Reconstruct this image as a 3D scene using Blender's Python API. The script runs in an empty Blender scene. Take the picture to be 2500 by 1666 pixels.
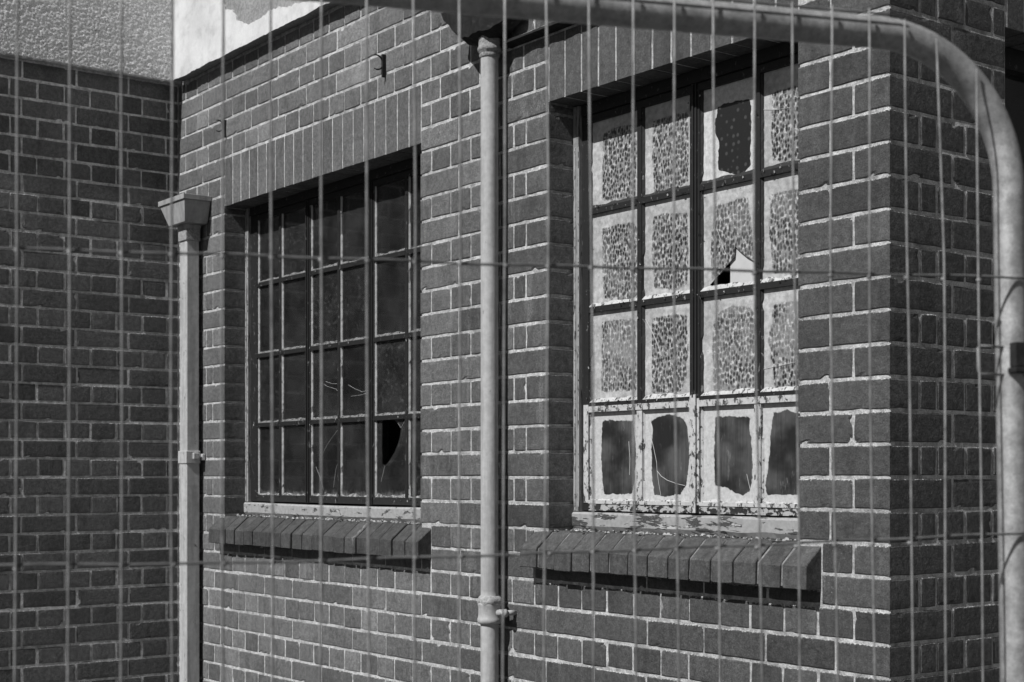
import bpy, math, random
import numpy as np
from mathutils import Vector, Matrix, noise
from mathutils.geometry import delaunay_2d_cdt

random.seed(7)
S = bpy.context.scene
C = S.collection

# ------------------------------------------------------------------ camera
F_PX, CX, HY = 3681.0, 1250.0, 1165.0            # focal length / centre / horizon measured on the 2500 px photograph
YAW = math.radians(36.83)
FW = Vector((-math.cos(YAW), math.sin(YAW), 0)); RT = Vector((math.sin(YAW), math.cos(YAW), 0)); UP = Vector((0, 0, 1))
CAM = Vector((5.935, -2.687, 1.5775))
cd = bpy.data.cameras.new('camera'); cam = bpy.data.objects.new('camera', cd); C.objects.link(cam)
cam.matrix_world = Matrix.Translation(CAM) @ Matrix((RT, UP, -FW)).transposed().to_4x4()
cd.sensor_width = 36; cd.lens = F_PX / 2500 * 36
cd.shift_y = (HY - 833) / 2500
cd.clip_start = 0.05; cd.clip_end = 600
cd.dof.use_dof = True; cd.dof.focus_distance = 4.1; cd.dof.aperture_fstop = 10
S.camera = cam

# ------------------------------------------------------------------ world, sun, exposure (monochrome photograph: neutral light)
SUN_EL = math.radians(46.0)
w = bpy.data.worlds.new('World'); S.world = w; w.use_nodes = True
nt = w.node_tree; nt.nodes.clear()
sky = nt.nodes.new('ShaderNodeTexSky'); sky.sky_type = 'NISHITA'; sky.sun_disc = False
sky.sun_elevation = SUN_EL; sky.sun_rotation = math.pi
sky.dust_density = 0.4; sky.air_density = 0.8
bw = nt.nodes.new('ShaderNodeSeparateColor')   # black-and-white film behind an orange filter: the blue sky counts for little
bw_out = bw.outputs[0]; bg = nt.nodes.new('ShaderNodeBackground'); bg.inputs['Strength'].default_value = 0.05
wo = nt.nodes.new('ShaderNodeOutputWorld')
nt.links.new(sky.outputs[0], bw.inputs[0]); nt.links.new(bw_out, bg.inputs[0]); nt.links.new(bg.outputs[0], wo.inputs[0])
sd = bpy.data.lights.new('sun', 'SUN'); sd.energy = 4.6; sd.angle = math.radians(0.5)
so = bpy.data.objects.new('sun', sd); C.objects.link(so)
sdir = Vector((0.065, -math.cos(SUN_EL), math.sin(SUN_EL))).normalized()
so.rotation_euler = sdir.to_track_quat('Z', 'Y').to_euler(); so.location = (2, -8, 9)
vs = S.view_settings; vs.view_transform = 'Standard'; vs.look = 'None'; vs.exposure = 0.0; vs.gamma = 1.0

# ------------------------------------------------------------------ survey helper: photo point -> point on a real vertical plane
def on_y(px, py, y=0.0):
    r = FW + RT * ((px - CX) / F_PX) + UP * ((HY - py) / F_PX)
    return CAM + r * ((y - CAM.y) / r.y)
def wall_xz(px, py, y=0.0):
    p = on_y(px, py, y); return (p.x, p.z)

# ------------------------------------------------------------------ materials
class NT:
    def __init__(s, name):
        s.m = bpy.data.materials.new(name); s.m.use_nodes = True; s.t = s.m.node_tree; s.t.nodes.clear()
        s.out = s.n('ShaderNodeOutputMaterial'); s.co = s.n('ShaderNodeTexCoord').outputs['Object']
        s.geo = s.n('ShaderNodeNewGeometry').outputs['Position']
    def n(s, typ, **kw):
        x = s.t.nodes.new(typ)
        for k, v in kw.items(): setattr(x, k, v)
        return x
    def set(s, sock, v):
        if isinstance(v, (int, float)): sock.default_value = v
        elif isinstance(v, tuple): sock.default_value = v
        else: s.t.links.new(v, sock)
    def math(s, op, a, b=0.0, c=None, clamp=False):
        x = s.n('ShaderNodeMath', operation=op, use_clamp=clamp); s.set(x.inputs[0], a); s.set(x.inputs[1], b)
        if c is not None: s.set(x.inputs[2], c)
        return x.outputs[0]
    def noise(s, scale, detail=3, rough=0.55, sx=None, dist=0.0):
        v = s.geo
        if sx:
            mp = s.n('ShaderNodeMapping'); mp.inputs['Scale'].default_value = sx; s.set(mp.inputs[0], s.geo); v = mp.outputs[0]
        x = s.n('ShaderNodeTexNoise'); x.inputs['Scale'].default_value = scale; x.inputs['Detail'].default_value = detail
        x.inputs['Roughness'].default_value = rough; x.inputs['Distortion'].default_value = dist
        s.set(x.inputs['Vector'], v); return x.outputs['Fac']
    def attr(s, name):
        x = s.n('ShaderNodeAttribute'); x.attribute_name = name; return x.outputs['Fac']
    def ramp(s, v, lo, hi, a=0.0, b=1.0):
        x = s.n('ShaderNodeMapRange'); x.clamp = True; x.interpolation_type = 'SMOOTHSTEP'
        s.set(x.inputs[0], v); x.inputs[1].default_value = lo; x.inputs[2].default_value = hi
        s.set(x.inputs[3], a); s.set(x.inputs[4], b); return x.outputs[0]
    def mix(s, f, a, b):      # scalar mix
        x = s.n('ShaderNodeMix'); x.data_type = 'FLOAT'; s.set(x.inputs[0], f); s.set(x.inputs[2], a); s.set(x.inputs[3], b); return x.outputs[0]
    def bump(s, h, strength, dist, prev=None):
        x = s.n('ShaderNodeBump'); x.inputs['Strength'].default_value = strength; x.inputs['Distance'].default_value = dist
        s.set(x.inputs['Height'], h)
        if prev is not None: s.set(x.inputs['Normal'], prev)
        return x.outputs[0]
    def bsdf(s, col, rough=0.8, metal=0.0, normal=None, spec=0.5):
        b = s.n('ShaderNodeBsdfPrincipled')
        if isinstance(col, (int, float)): col = (col, col, col, 1)
        s.set(b.inputs['Base Color'], col); s.set(b.inputs['Roughness'], rough); s.set(b.inputs['Metallic'], metal)
        b.inputs['Specular IOR Level'].default_value = spec
        if normal is not None: s.set(b.inputs['Normal'], normal)
        return b.outputs[0]
    def done(s, sh): s.set(s.out.inputs[0], sh); return s.m

def mat_brick():
    t = NT('brick')
    tone, edge, smear = t.attr('tone'), t.attr('edge'), t.attr('smear')
    fine = t.noise(420, 3, 0.7); mid = t.noise(60, 4, 0.6); big = t.noise(5, 3)
    c = t.math('MULTIPLY', tone, t.ramp(fine, 0.36, 0.64, 0.70, 1.30))
    c = t.math('MULTIPLY', c, t.ramp(t.noise(190, 2, 0.6), 0.35, 0.65, 0.84, 1.16))
    c = t.math('MULTIPLY', c, t.ramp(mid, 0.33, 0.67, 0.80, 1.20))
    pit = t.ramp(t.noise(150, 2, 0.5), 0.70, 0.74); c = t.math('MULTIPLY', c, t.math('SUBTRACT', 1.0, t.math('MULTIPLY', pit, 0.55)))
    soot = t.ramp(t.noise(13, 4, 0.65, sx=(1, 1, 0.5)), 0.50, 0.68); c = t.math('MULTIPLY', c, t.math('SUBTRACT', 1.0, t.math('MULTIPLY', soot, 0.28)))
    c = t.math('MULTIPLY', c, t.ramp(big, 0.3, 0.7, 0.9, 1.12))
    # rain-washed pale streaks with their own shape
    st = t.ramp(t.noise(10, 5, 0.65, sx=(1.8, 1.8, 0.35)), 0.53, 0.68)
    st = t.math('MULTIPLY', t.math('MULTIPLY', st, t.ramp(t.noise(240, 3, 0.7), 0.35, 0.65)), t.attr('stain'))
    c = t.mix(t.math('MINIMUM', t.math('MULTIPLY', st, 0.55), 0.8), c, 0.32)
    # mortar smeared over the arrises
    r = t.math('ADD', t.math('MULTIPLY', edge, 0.62), t.math('MULTIPLY', t.math('SUBTRACT', t.noise(170, 5, 0.72), 0.5), 1.3))
    r = t.math('ADD', r, smear)
    mk = t.ramp(r, 0.52, 0.66)
    sp = t.ramp(t.noise(330, 2, 0.5), 0.70, 0.76)     # stray specks
    mk = t.math('MAXIMUM', mk, t.math('MULTIPLY', sp, t.attr('stain')))
    mc = t.math('MULTIPLY', t.attr('mtone'), t.ramp(t.noise(260, 3, 0.6), 0.3, 0.7, 0.72, 1.2))
    c = t.mix(mk, c, mc)
    nrm = t.bump(fine, 0.6, 0.0015, t.bump(t.noise(90, 4, 0.6), 0.6, 0.003, t.bump(mk, 0.5, 0.001)))
    return t.done(t.bsdf(c, t.mix(mk, 0.72, 0.9), normal=nrm, spec=0.35))

def mat_mortar():
    t = NT('mortar')
    a = t.noise(260, 4, 0.7); b = t.noise(45, 3); big = t.noise(3, 2)
    c = t.math('MULTIPLY', t.attr('mtone'), t.ramp(a, 0.25, 0.75, 0.62, 1.3))
    c = t.math('MULTIPLY', c, t.ramp(b, 0.3, 0.7, 0.7, 1.15))
    c = t.math('MULTIPLY', c, t.ramp(big, 0.3, 0.7, 0.8, 1.1)); c = t.math('MULTIPLY', c, t.ramp(t.noise(18, 4, 0.65), 0.5, 0.68, 1.0, 0.62))
    return t.done(t.bsdf(c, 0.95, normal=t.bump(a, 0.8, 0.003, t.bump(b, 0.6, 0.004)), spec=0.2))

def mat_simple(name, col, rough, metal=0.0, var=0.15, sc=80, bump=0.2, dist=0.001, spec=0.5, dirt=0.0, dirtcol=0.05, dsc=20):
    t = NT(name); a = t.noise(sc, 4, 0.6)
    c = t.math('MULTIPLY', col, t.ramp(a, 0.25, 0.75, 1 - var, 1 + var))
    c = t.math('MULTIPLY', c, t.ramp(t.noise(4, 3), 0.3, 0.7, 1 - var * 0.6, 1 + var * 0.4))
    if dirt: c = t.mix(t.math('MULTIPLY', t.ramp(t.noise(dsc, 5, 0.7), 0.6, 0.66), dirt), c, dirtcol)
    return t.done(t.bsdf(c, rough, metal, normal=t.bump(a, bump, dist), spec=spec))

def mat_pipe(name, col, scab, streak):
    t = NT(name); a = t.noise(60, 4, 0.6); v = t.noise(34, 4, 0.65, sx=(1, 1, 0.10))
    c = t.math('MULTIPLY', col, t.ramp(a, 0.3, 0.7, 0.90, 1.08)); c = t.math('MULTIPLY', c, t.ramp(v, 0.42, 0.66, 1.06, streak))
    sc = t.ramp(t.noise(48, 5, 0.7, sx=(1, 1, 0.6)), scab, scab + 0.02); edge = t.ramp(t.noise(48, 5, 0.7, sx=(1, 1, 0.6)), scab - 0.03, scab)
    c = t.mix(t.math('MULTIPLY', sc, 0.85), c, t.math('MULTIPLY', 0.09, t.ramp(t.noise(240, 3), 0.3, 0.7, 0.6, 1.5)))
    return t.done(t.bsdf(c, t.mix(sc, 0.5, 0.9), normal=t.bump(t.math('SUBTRACT', 1.0, edge), 0.7, 0.0012, t.bump(t.noise(30, 3), 0.25, 0.003, t.bump(a, 0.25, 0.001))), spec=0.45))
def mat_peel(name, paint, under, amount, sc=55, stretch=(1, 1, 1), rough=0.6, third=None):
    """old paint flaking off to reveal what is below"""
    t = NT(name)
    n = t.noise(sc, 5, 0.65, sx=stretch, dist=0.4); g = t.noise(300, 3, 0.6)
    mk = t.ramp(n, amount - 0.012, amount + 0.012)            # 1 = bare
    pc = t.math('MULTIPLY', paint, t.ramp(t.noise(70, 3), 0.25, 0.75, 0.85, 1.12))
    uc = t.math('MULTIPLY', under, t.ramp(g, 0.25, 0.75, 0.6, 1.4))
    if third is not None:
        uc = t.mix(t.ramp(t.noise(sc * 1.7, 4, 0.6, sx=stretch), 0.55, 0.6), uc, third)
    c = t.mix(mk, pc, uc)
    h = t.math('SUBTRACT', 1.0, mk)
    return t.done(t.bsdf(c, rough, normal=t.bump(h, 0.9, 0.0015, t.bump(g, 0.3, 0.001)), spec=0.4))

def mat_render():
    t = NT('smooth_render'); a = t.noise(160, 4, 0.65); b = t.noise(6, 4, 0.6); v = t.noise(5, 4, 0.6, sx=(1, 1, 0.3))
    c = t.math('MULTIPLY', 0.66, t.ramp(b, 0.3, 0.7, 0.84, 1.06))
    c = t.math('MULTIPLY', c, t.ramp(a, 0.25, 0.75, 0.95, 1.04))
    c = t.math('MULTIPLY', c, t.ramp(t.noise(16, 5, 0.7), 0.45, 0.7, 1.03, 0.84)); c = t.math('MULTIPLY', c, t.ramp(t.noise(400, 3, 0.7), 0.62, 0.72, 1.0, 0.78))
    return t.done(t.bsdf(c, 0.9, normal=t.bump(a, 0.4, 0.0012, t.bump(t.noise(30, 3), 0.3, 0.003)), spec=0.2))
def mat_roughcast():
    t = NT('roughcast'); a = t.noise(150, 4, 0.7); b = t.noise(12, 4, 0.6)
    c = t.math('MULTIPLY', 0.93, t.ramp(a, 0.38, 0.62, 0.80, 1.06))
    sp = t.math('MULTIPLY', t.ramp(b, 0.5, 0.7), t.ramp(t.noise(110, 4, 0.7), 0.52, 0.62))
    c = t.mix(t.math('MULTIPLY', sp, 0.8), c, 0.14)
    return t.done(t.bsdf(c, 0.95, normal=t.bump(t.noise(125, 5, 0.72), 1.0, 0.012), spec=0.0))

def mat_obscured():
    """hammered-pattern glass, its margins overpainted white"""
    t = NT('obscured_glass')
    p = t.ramp(t.math('ADD', t.attr('paint'), t.math('MULTIPLY', t.math('SUBTRACT', t.noise(160, 4, 0.6), 0.5), 0.5)), 0.36, 0.64)
    vo = t.n('ShaderNodeTexVoronoi'); vo.inputs['Scale'].default_value = 84; vo.inputs['Randomness'].default_value = 0.75
    wp = t.n('ShaderNodeMapping'); wp.inputs['Scale'].default_value = (1.25, 1, 0.85); t.set(wp.inputs[0], t.geo); t.set(vo.inputs['Vector'], wp.outputs[0])
    d = t.math('ADD', vo.outputs['Distance'], t.math('MULTIPLY', t.math('SUBTRACT', t.noise(240, 2, 0.6), 0.5), 0.45))
    haze = t.ramp(t.noise(9, 3), 0.35, 0.65, 0.0, 0.75)
    c = t.ramp(d, 0.24, 0.62, 0.020, 0.24)
    c = t.mix(t.math('MULTIPLY', haze, t.attr('wash')), c, 0.30)
    glint = t.math('MULTIPLY', t.ramp(t.noise(120, 2, 0.5), 0.48, 0.62), t.ramp(d, 0.46, 0.66))
    c = t.mix(t.math('MULTIPLY', glint, 0.75), c, 0.62)
    pc = t.math('MULTIPLY', 0.47, t.ramp(t.noise(60, 5, 0.7), 0.3, 0.7, 0.70, 1.15)); pc = t.math('MULTIPLY', pc, t.ramp(t.noise(8, 3), 0.35, 0.65, 0.82, 1.08))
    fl = t.ramp(t.noise(70, 5, 0.7), 0.665, 0.69)
    pc = t.mix(t.math('MULTIPLY', fl, 0.8), pc, 0.16)
    c = t.mix(p, c, pc)
    nrm = t.bump(d, 0.6, 0.0015)
    return t.done(t.bsdf(c, t.mix(p, 0.35, 0.7), normal=nrm, spec=0.5))
def mat_streaky():
    t = NT('grimy_glass')
    p = t.ramp(t.math('ADD', t.attr('paint'), t.math('MULTIPLY', t.math('SUBTRACT', t.noise(110, 4, 0.6), 0.5), 0.45)), 0.38, 0.62)
    v = t.noise(60, 4, 0.7, sx=(3.2, 3.2, 0.14)); lo = t.noise(11, 3, 0.5)
    c = t.math('ADD', 0.015, t.math('MULTIPLY', t.ramp(v, 0.3, 0.75, 0.55, 1.0), t.ramp(lo, 0.35, 0.68, 0.012, 0.10)))
    pc = t.math('MULTIPLY', 0.52, t.ramp(t.noise(80, 5, 0.7), 0.25, 0.75, 0.75, 1.15))
    fl = t.ramp(t.noise(55, 6, 0.75), 0.64, 0.66); pc = t.mix(t.math('MULTIPLY', fl, 0.7), pc, 0.2)
    sm_ = t.ramp(t.noise(26, 5, 0.7, sx=(1.5, 1.5, 0.5)), 0.60, 0.72); c = t.mix(t.math('MULTIPLY', sm_, 0.35), c, 0.28)
    c = t.mix(p, c, pc)
    return t.done(t.bsdf(c, t.mix(p, 0.2, 0.7), normal=t.bump(p, 0.6, 0.001, t.bump(t.noise(80, 4), 0.2, 0.001)), spec=0.5))
def mat_darkpattern():
    t = NT('dark_patterned_glass')
    p = t.ramp(t.math('ADD', t.attr('paint'), t.math('MULTIPLY', t.math('SUBTRACT', t.noise(110, 4, 0.6), 0.5), 0.3)), 0.47, 0.53)
    vo = t.n('ShaderNodeTexVoronoi'); vo.inputs['Scale'].default_value = 48; vo.inputs['Randomness'].default_value = 0.5; t.set(vo.inputs['Vector'], t.geo)
    c = t.ramp(vo.outputs['Distance'], 0.16, 0.3, 0.065, 0.022)
    c = t.mix(p, c, t.math('MULTIPLY', 0.60, t.ramp(t.noise(70, 5, 0.7), 0.25, 0.75, 0.7, 1.15)))
    return t.done(t.bsdf(c, t.mix(p, 0.3, 0.7), normal=t.bump(p, 0.6, 0.0015), spec=0.3))
def mat_glass():
    t = NT('dusty_clear_glass')
    tr = t.n('ShaderNodeBsdfTransparent'); tr.inputs[0].default_value = (0.8, 0.8, 0.8, 1)
    gl = t.n('ShaderNodeBsdfGlossy'); gl.inputs['Roughness'].default_value = 0.03
    fr = t.n('ShaderNodeFresnel'); fr.inputs[0].default_value = 1.52
    m1 = t.n('ShaderNodeMixShader'); t.set(m1.inputs[0], fr.outputs[0]); t.set(m1.inputs[1], tr.outputs[0]); t.set(m1.inputs[2], gl.outputs[0])
    df = t.n('ShaderNodeBsdfDiffuse'); df.inputs[0].default_value = (0.5, 0.5, 0.5, 1)
    dust = t.math('ADD', t.ramp(t.noise(7, 5, 0.65), 0.3, 0.75, 0.018, 0.06), t.math('MULTIPLY', t.ramp(t.math('ADD', t.attr('paint'), t.math('MULTIPLY', t.math('SUBTRACT', t.noise(60, 4), 0.5), 1.2)), 0.3, 1.1), 0.30))
    m2 = t.n('ShaderNodeMixShader'); t.set(m2.inputs[0], dust); t.set(m2.inputs[1], m1.outputs[0]); t.set(m2.inputs[2], df.outputs[0])
    return t.done(m2.outputs[0])
def mat_galv():
    t = NT('galvanised_steel'); a = t.noise(38, 4, 0.6); g = t.noise(700, 2)
    vo = t.n('ShaderNodeTexVoronoi'); vo.inputs['Scale'].default_value = 110; t.set(vo.inputs['Vector'], t.geo)
    c = t.math('MULTIPLY', 0.42, t.ramp(a, 0.3, 0.7, 0.82, 1.12)); c = t.math('MULTIPLY', c, t.ramp(g, 0.35, 0.65, 0.8, 1.2)); c = t.math('MULTIPLY', c, t.ramp(vo.outputs['Distance'], 0.1, 0.7, 0.88, 1.1))
    st = t.ramp(t.noise(14, 5, 0.7, sx=(1, 1, 0.15)), 0.62, 0.7); c = t.mix(t.math('MULTIPLY', st, 0.35), c, 0.2)
    return t.done(t.bsdf(c, t.ramp(a, 0.3, 0.7, 0.42, 0.6), 0.45, normal=t.bump(g, 0.25, 0.0006), spec=0.5))

M = {}
M['brick'] = mat_brick(); M['mortar'] = mat_mortar(); M['render'] = mat_render(); M['roughcast'] = mat_roughcast()
M['undercoat'] = mat_simple('weathered_undercoat', 0.30, 0.95, var=0.25, sc=90, bump=0.6, dist=0.004, spec=0.1, dirt=0.5, dirtcol=0.12, dsc=25)
M['obscured'] = mat_obscured(); M['streaky'] = mat_streaky(); M['darkpat'] = mat_darkpattern(); M['glass'] = mat_glass(); M['galv'] = mat_galv()
M['darkpaint'] = mat_peel('dark_flaking_paint', 0.022, 0.16, 0.64, 70, (1, 1, 0.5))
M['blackpaint'] = mat_peel('black_window_paint', 0.016, 0.10, 0.635, 75, (1, 1, 0.5), third=0.26)
M['whitepaint'] = mat_peel('white_flaking_paint', 0.50, 0.07, 0.565, 75, (1, 1, 0.55), third=0.3)
M['sillpaint'] = mat_peel('peeling_sill_paint', 0.34, 0.07, 0.535, 30, (0.35, 1, 1.6), third=0.5)
M['sillpaint2'] = mat_peel('chipped_sill_paint', 0.36, 0.08, 0.60, 45, (0.5, 1, 1.2), third=0.5)
M['rotten'] = mat_peel('rotten_bottom_rail', 0.40, 0.03, 0.50, 60, (0.6, 1, 1), third=0.02)
M['weathered'] = mat_peel('weathered_frame_wood', 0.26, 0.05, 0.58, 60, (2.5, 2.5, 0.2), third=0.16)
M['barpaint'] = mat_peel('grey_bar_paint', 0.19, 0.03, 0.53, 90, third=0.42)
M['putty'] = mat_peel('old_putty', 0.46, 0.08, 0.64, 90)
M['bits'] = mat_peel('debris', 0.34, 0.08, 0.50, 90)
M['wire'] = mat_simple('dull_wire', 0.25, 0.65, 0.3, var=0.35, sc=60, bump=0.2)
M['wire2'] = mat_simple('shaded_wire', 0.14, 0.75, 0.2, var=0.35, sc=60, bump=0.2)  # darker copy for the horizontal wires, shade of their undersides put into the colour
M['hopper'] = mat_pipe('dull_hopper_paint', 0.34, 0.67, 0.80)
M['pipe'] = mat_pipe('grey_pipe_paint', 0.42, 0.69, 0.84)
M['pipe2'] = mat_pipe('pale_pipe_paint', 0.46, 0.655, 0.80)
M['cement'] = mat_simple('cement_lump', 0.36, 0.95, var=0.35, sc=130, bump=0.9, dist=0.004, spec=0.1)
M['iron'] = mat_simple('rusted_iron', 0.022, 0.75, var=0.4, sc=60, bump=0.6, dist=0.003, spec=0.25, dirt=0.4, dirtcol=0.09, dsc=35)
M['lead'] = mat_simple('lead_edge', 0.32, 0.8, var=0.3, sc=60, bump=0.5, dist=0.002, spec=0.3)
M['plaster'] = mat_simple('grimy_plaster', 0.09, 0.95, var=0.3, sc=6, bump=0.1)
M['board'] = mat_simple('pale_board', 0.52, 0.8, var=0.06, sc=40, bump=0.1)
M['thread'] = mat_simple('cobweb_thread', 0.55, 0.7, var=0.1)
M['ground'] = mat_simple('paving', 0.05, 0.9, var=0.3, sc=30, bump=0.5, dist=0.004, dirt=0.4, dirtcol=0.03, dsc=3)

# ------------------------------------------------------------------ mesh buffer
class MB:
    def __init__(s): s.v = []; s.f = []; s.mi = []; s.a = {}; s.cur = {}; s.m = 0
    def add(s, vs, fs, mi=None, **attrs):
        o = len(s.v); s.v += [tuple(p) for p in vs]
        s.f += [tuple(i + o for i in f) for f in fs]; s.mi += [s.m if mi is None else mi] * len(fs)
        for k, val in attrs.items():
            L = s.a.setdefault(k, {})
            if isinstance(val, (list, tuple)):
                for i, x in enumerate(val): L[o + i] = x
            else:
                for i in range(len(vs)): L[o + i] = val
    def box(s, x0, x1, y0, y1, z0, z1, mi=None, **at):
        s.add([(x0,y0,z0),(x1,y0,z0),(x1,y1,z0),(x0,y1,z0),(x0,y0,z1),(x1,y0,z1),(x1,y1,z1),(x0,y1,z1)],
              [(0,3,2,1),(4,5,6,7),(0,1,5,4),(1,2,6,5),(2,3,7,6),(3,0,4,7)], mi, **at)
    def tube(s, pts, r, n=8, mi=None, caps=True):
        pts = [Vector(p) for p in pts]; vs = []; prev = None
        rs = r if isinstance(r, (list, tuple)) else [r] * len(pts)
        for i, p in enumerate(pts):
            d = (pts[min(i + 1, len(pts) - 1)] - pts[max(i - 1, 0)]).normalized()
            if prev is None:
                a = d.cross(Vector((0.3, 0.5, 0.81)));  a = d.cross(Vector((1, 0, 0))) if a.length < 0.1 else a
            else: a = prev - d * prev.dot(d)
            a.normalize(); prev = a; b = d.cross(a)
            vs += [p + (a * math.cos(2 * math.pi * k / n) + b * math.sin(2 * math.pi * k / n)) * rs[i] for k in range(n)]
        fs = [(i * n + k, i * n + (k + 1) % n, (i + 1) * n + (k + 1) % n, (i + 1) * n + k) for i in range(len(pts) - 1) for k in range(n)]
        if caps: fs += [tuple(range(n))[::-1], tuple((len(pts) - 1) * n + k for k in range(n))]
        s.add(vs, fs, mi)
    def build(s, name, mats, parent=None, smooth=False, xf=None, bevel=None):
        me = bpy.data.meshes.new(name)
        vs = s.v
        if xf is not None: vs = [tuple(xf @ Vector(p)) for p in vs]
        me.from_pydata(vs, [], s.f)
        for m in (mats if isinstance(mats, list) else [mats]): me.materials.append(m)
        me.polygons.foreach_set('material_index', s.mi)
        if smooth: me.polygons.foreach_set('use_smooth', [True] * len(s.f))
        for k, d in s.a.items():
            at = me.attributes.new(k, 'FLOAT', 'POINT'); arr = np.zeros(len(s.v), dtype=np.float32)
            arr[list(d.keys())] = list(d.values()); at.data.foreach_set('value', arr)
        me.update(); me.validate()
        o = bpy.data.objects.new(name, me); C.objects.link(o)
        if parent is not None: o.parent = parent
        if bevel:
            bm = o.modifiers.new('bevel', 'BEVEL'); bm.width = bevel; bm.segments = 2; bm.limit_method = 'ANGLE'; bm.angle_limit = math.radians(40)
        return o
def tag(o, label=None, cat=None, group=None, kind=None):
    for k, v in (('label', label), ('category', cat), ('group', group), ('kind', kind)):
        if v: o[k] = v
    return o
def empty(name, loc, label=None, cat=None, group=None):
    o = bpy.data.objects.new(name, None); C.objects.link(o); o.location = loc; o.empty_display_size = 0.2
    return tag(o, label, cat, group)
def nz(p, sc, seed=0.0): return noise.noise(Vector((p[0] * sc + seed, p[1] * sc + seed * 1.7, p[2] * sc - seed)))

# ------------------------------------------------------------------ brickwork
CH = 0.075; Z_OFF = 0.002
def zl(i): return CH * i + Z_OFF
def outline(na, nb, rc):
    """closed outline of the unit square as (a, b, corner-weight) with na/nb segments a side"""
    pts = []
    for i in range(na): pts.append((i / na, 0.0))
    for i in range(nb): pts.append((1.0, i / nb))
    for i in range(na): pts.append((1 - i / na, 1.0))
    for i in range(nb): pts.append((0.0, 1 - i / nb))
    return pts
def face_brick(mb, O, U, V, W, a0, a1, b0, b1, tone, smear, mt, stain, hard=(), fine=True):
    """one brick face in the plane O + a U + b V, W pointing out. hard: edges ('L','R') lying on a wall corner"""
    rnd = random.random
    la, lb = a1 - a0, b1 - b0
    na = max(3, int(la / (0.016 if fine else 0.06))); nb = 4 if fine else 2
    out = outline(na, nb, 0)
    dw = random.uniform(-0.0012, 0.0012); tilt = random.uniform(-0.006, 0.006)
    if hard: dw = 0; tilt = 0
    rings = [(-0.007, 0.0, 1.0), (-0.0016, 0.0003, 1.0), (0.0, 0.0026, 0.8), (0.0003, 0.011, 0.0)]
    vs = []; ed = []
    cr = 0.0012
    for w_, ins, e in rings:
        for (s, t) in out:
            a = a0 + ins + s * (la - 2 * ins); b = b0 + ins + t * (lb - 2 * ins)
            hl = 'L' in hard and s == 0; hr = 'R' in hard and s == 1
            if hl: a = a0
            if hr: a = a1
            ww = w_
            if (hl or hr): ww = 0.0 if w_ < 0 else w_
            p = O + U * a + V * b
            # rounded corners of the arris
            if s in (0, 1) and t in (0, 1) and not (hl or hr):
                a += cr * (0.5 - s) * 1.1; b += cr * (0.5 - t) * 1.1
            if e > 0.5:
                j = nz(p, 30) * 0.0016 + nz(p, 110, 5) * 0.0010
                if not (hl or hr): a += (j if s in (0, 1) else 0) * (1 if s == 0 else -1)
                k = nz(p, 22, 9) * 0.0017 + nz(p, 120, 3) * (0.0013 if t == 1 else 0.0005)
                if t in (0, 1): b += k * (1 if t == 0 else -1)
                ch = nz(p, 60, 2)
                if ch > 0.50 and not (hl or hr): ww -= (ch - 0.50) * 0.02
            vs.append(O + U * a + V * b + W * (ww + (dw + tilt * (b - (b0 + b1) / 2) if not (hl or hr) else 0))); ed.append(e * (1.0 if t > 0.99 else (0.62 if s in (0, 1) and t > 0.5 else 0.42)) if not 'f' in hard else e)
    n = len(out); fs = []
    for r in range(len(rings) - 1):
        for i in range(n):
            fs.append((r * n + i, r * n + (i + 1) % n, (r + 1) * n + (i + 1) % n, (r + 1) * n + i))
    fs.append(tuple(3 * n + i for i in range(n)))
    mb.add(vs, fs, 0, tone=tone, edge=ed, smear=smear, mtone=mt, stain=stain)

def clip_cells(j0, j1, z0, z1, holes):
    """subtract rectangular holes from a cell, returns list of rectangles with flags"""
    cells = [(j0, j1, z0, z1)]
    for (h0, h1, k0, k1) in holes:
        nxt = []
        for (a, b, c, d) in cells:
            if b <= h0 + 1e-6 or a >= h1 - 1e-6 or d <= k0 + 1e-6 or c >= k1 - 1e-6: nxt.append((a, b, c, d)); continue
            if a < h0: nxt.append((a, h0, c, d))
            if b > h1: nxt.append((h1, b, c, d))
            m0, m1 = max(a, h0), min(b, h1)
            if c < k0: nxt.append((m0, m1, c, k0))
            if d > k1: nxt.append((m0, m1, k1, d))
        cells = nxt
    return cells

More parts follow.
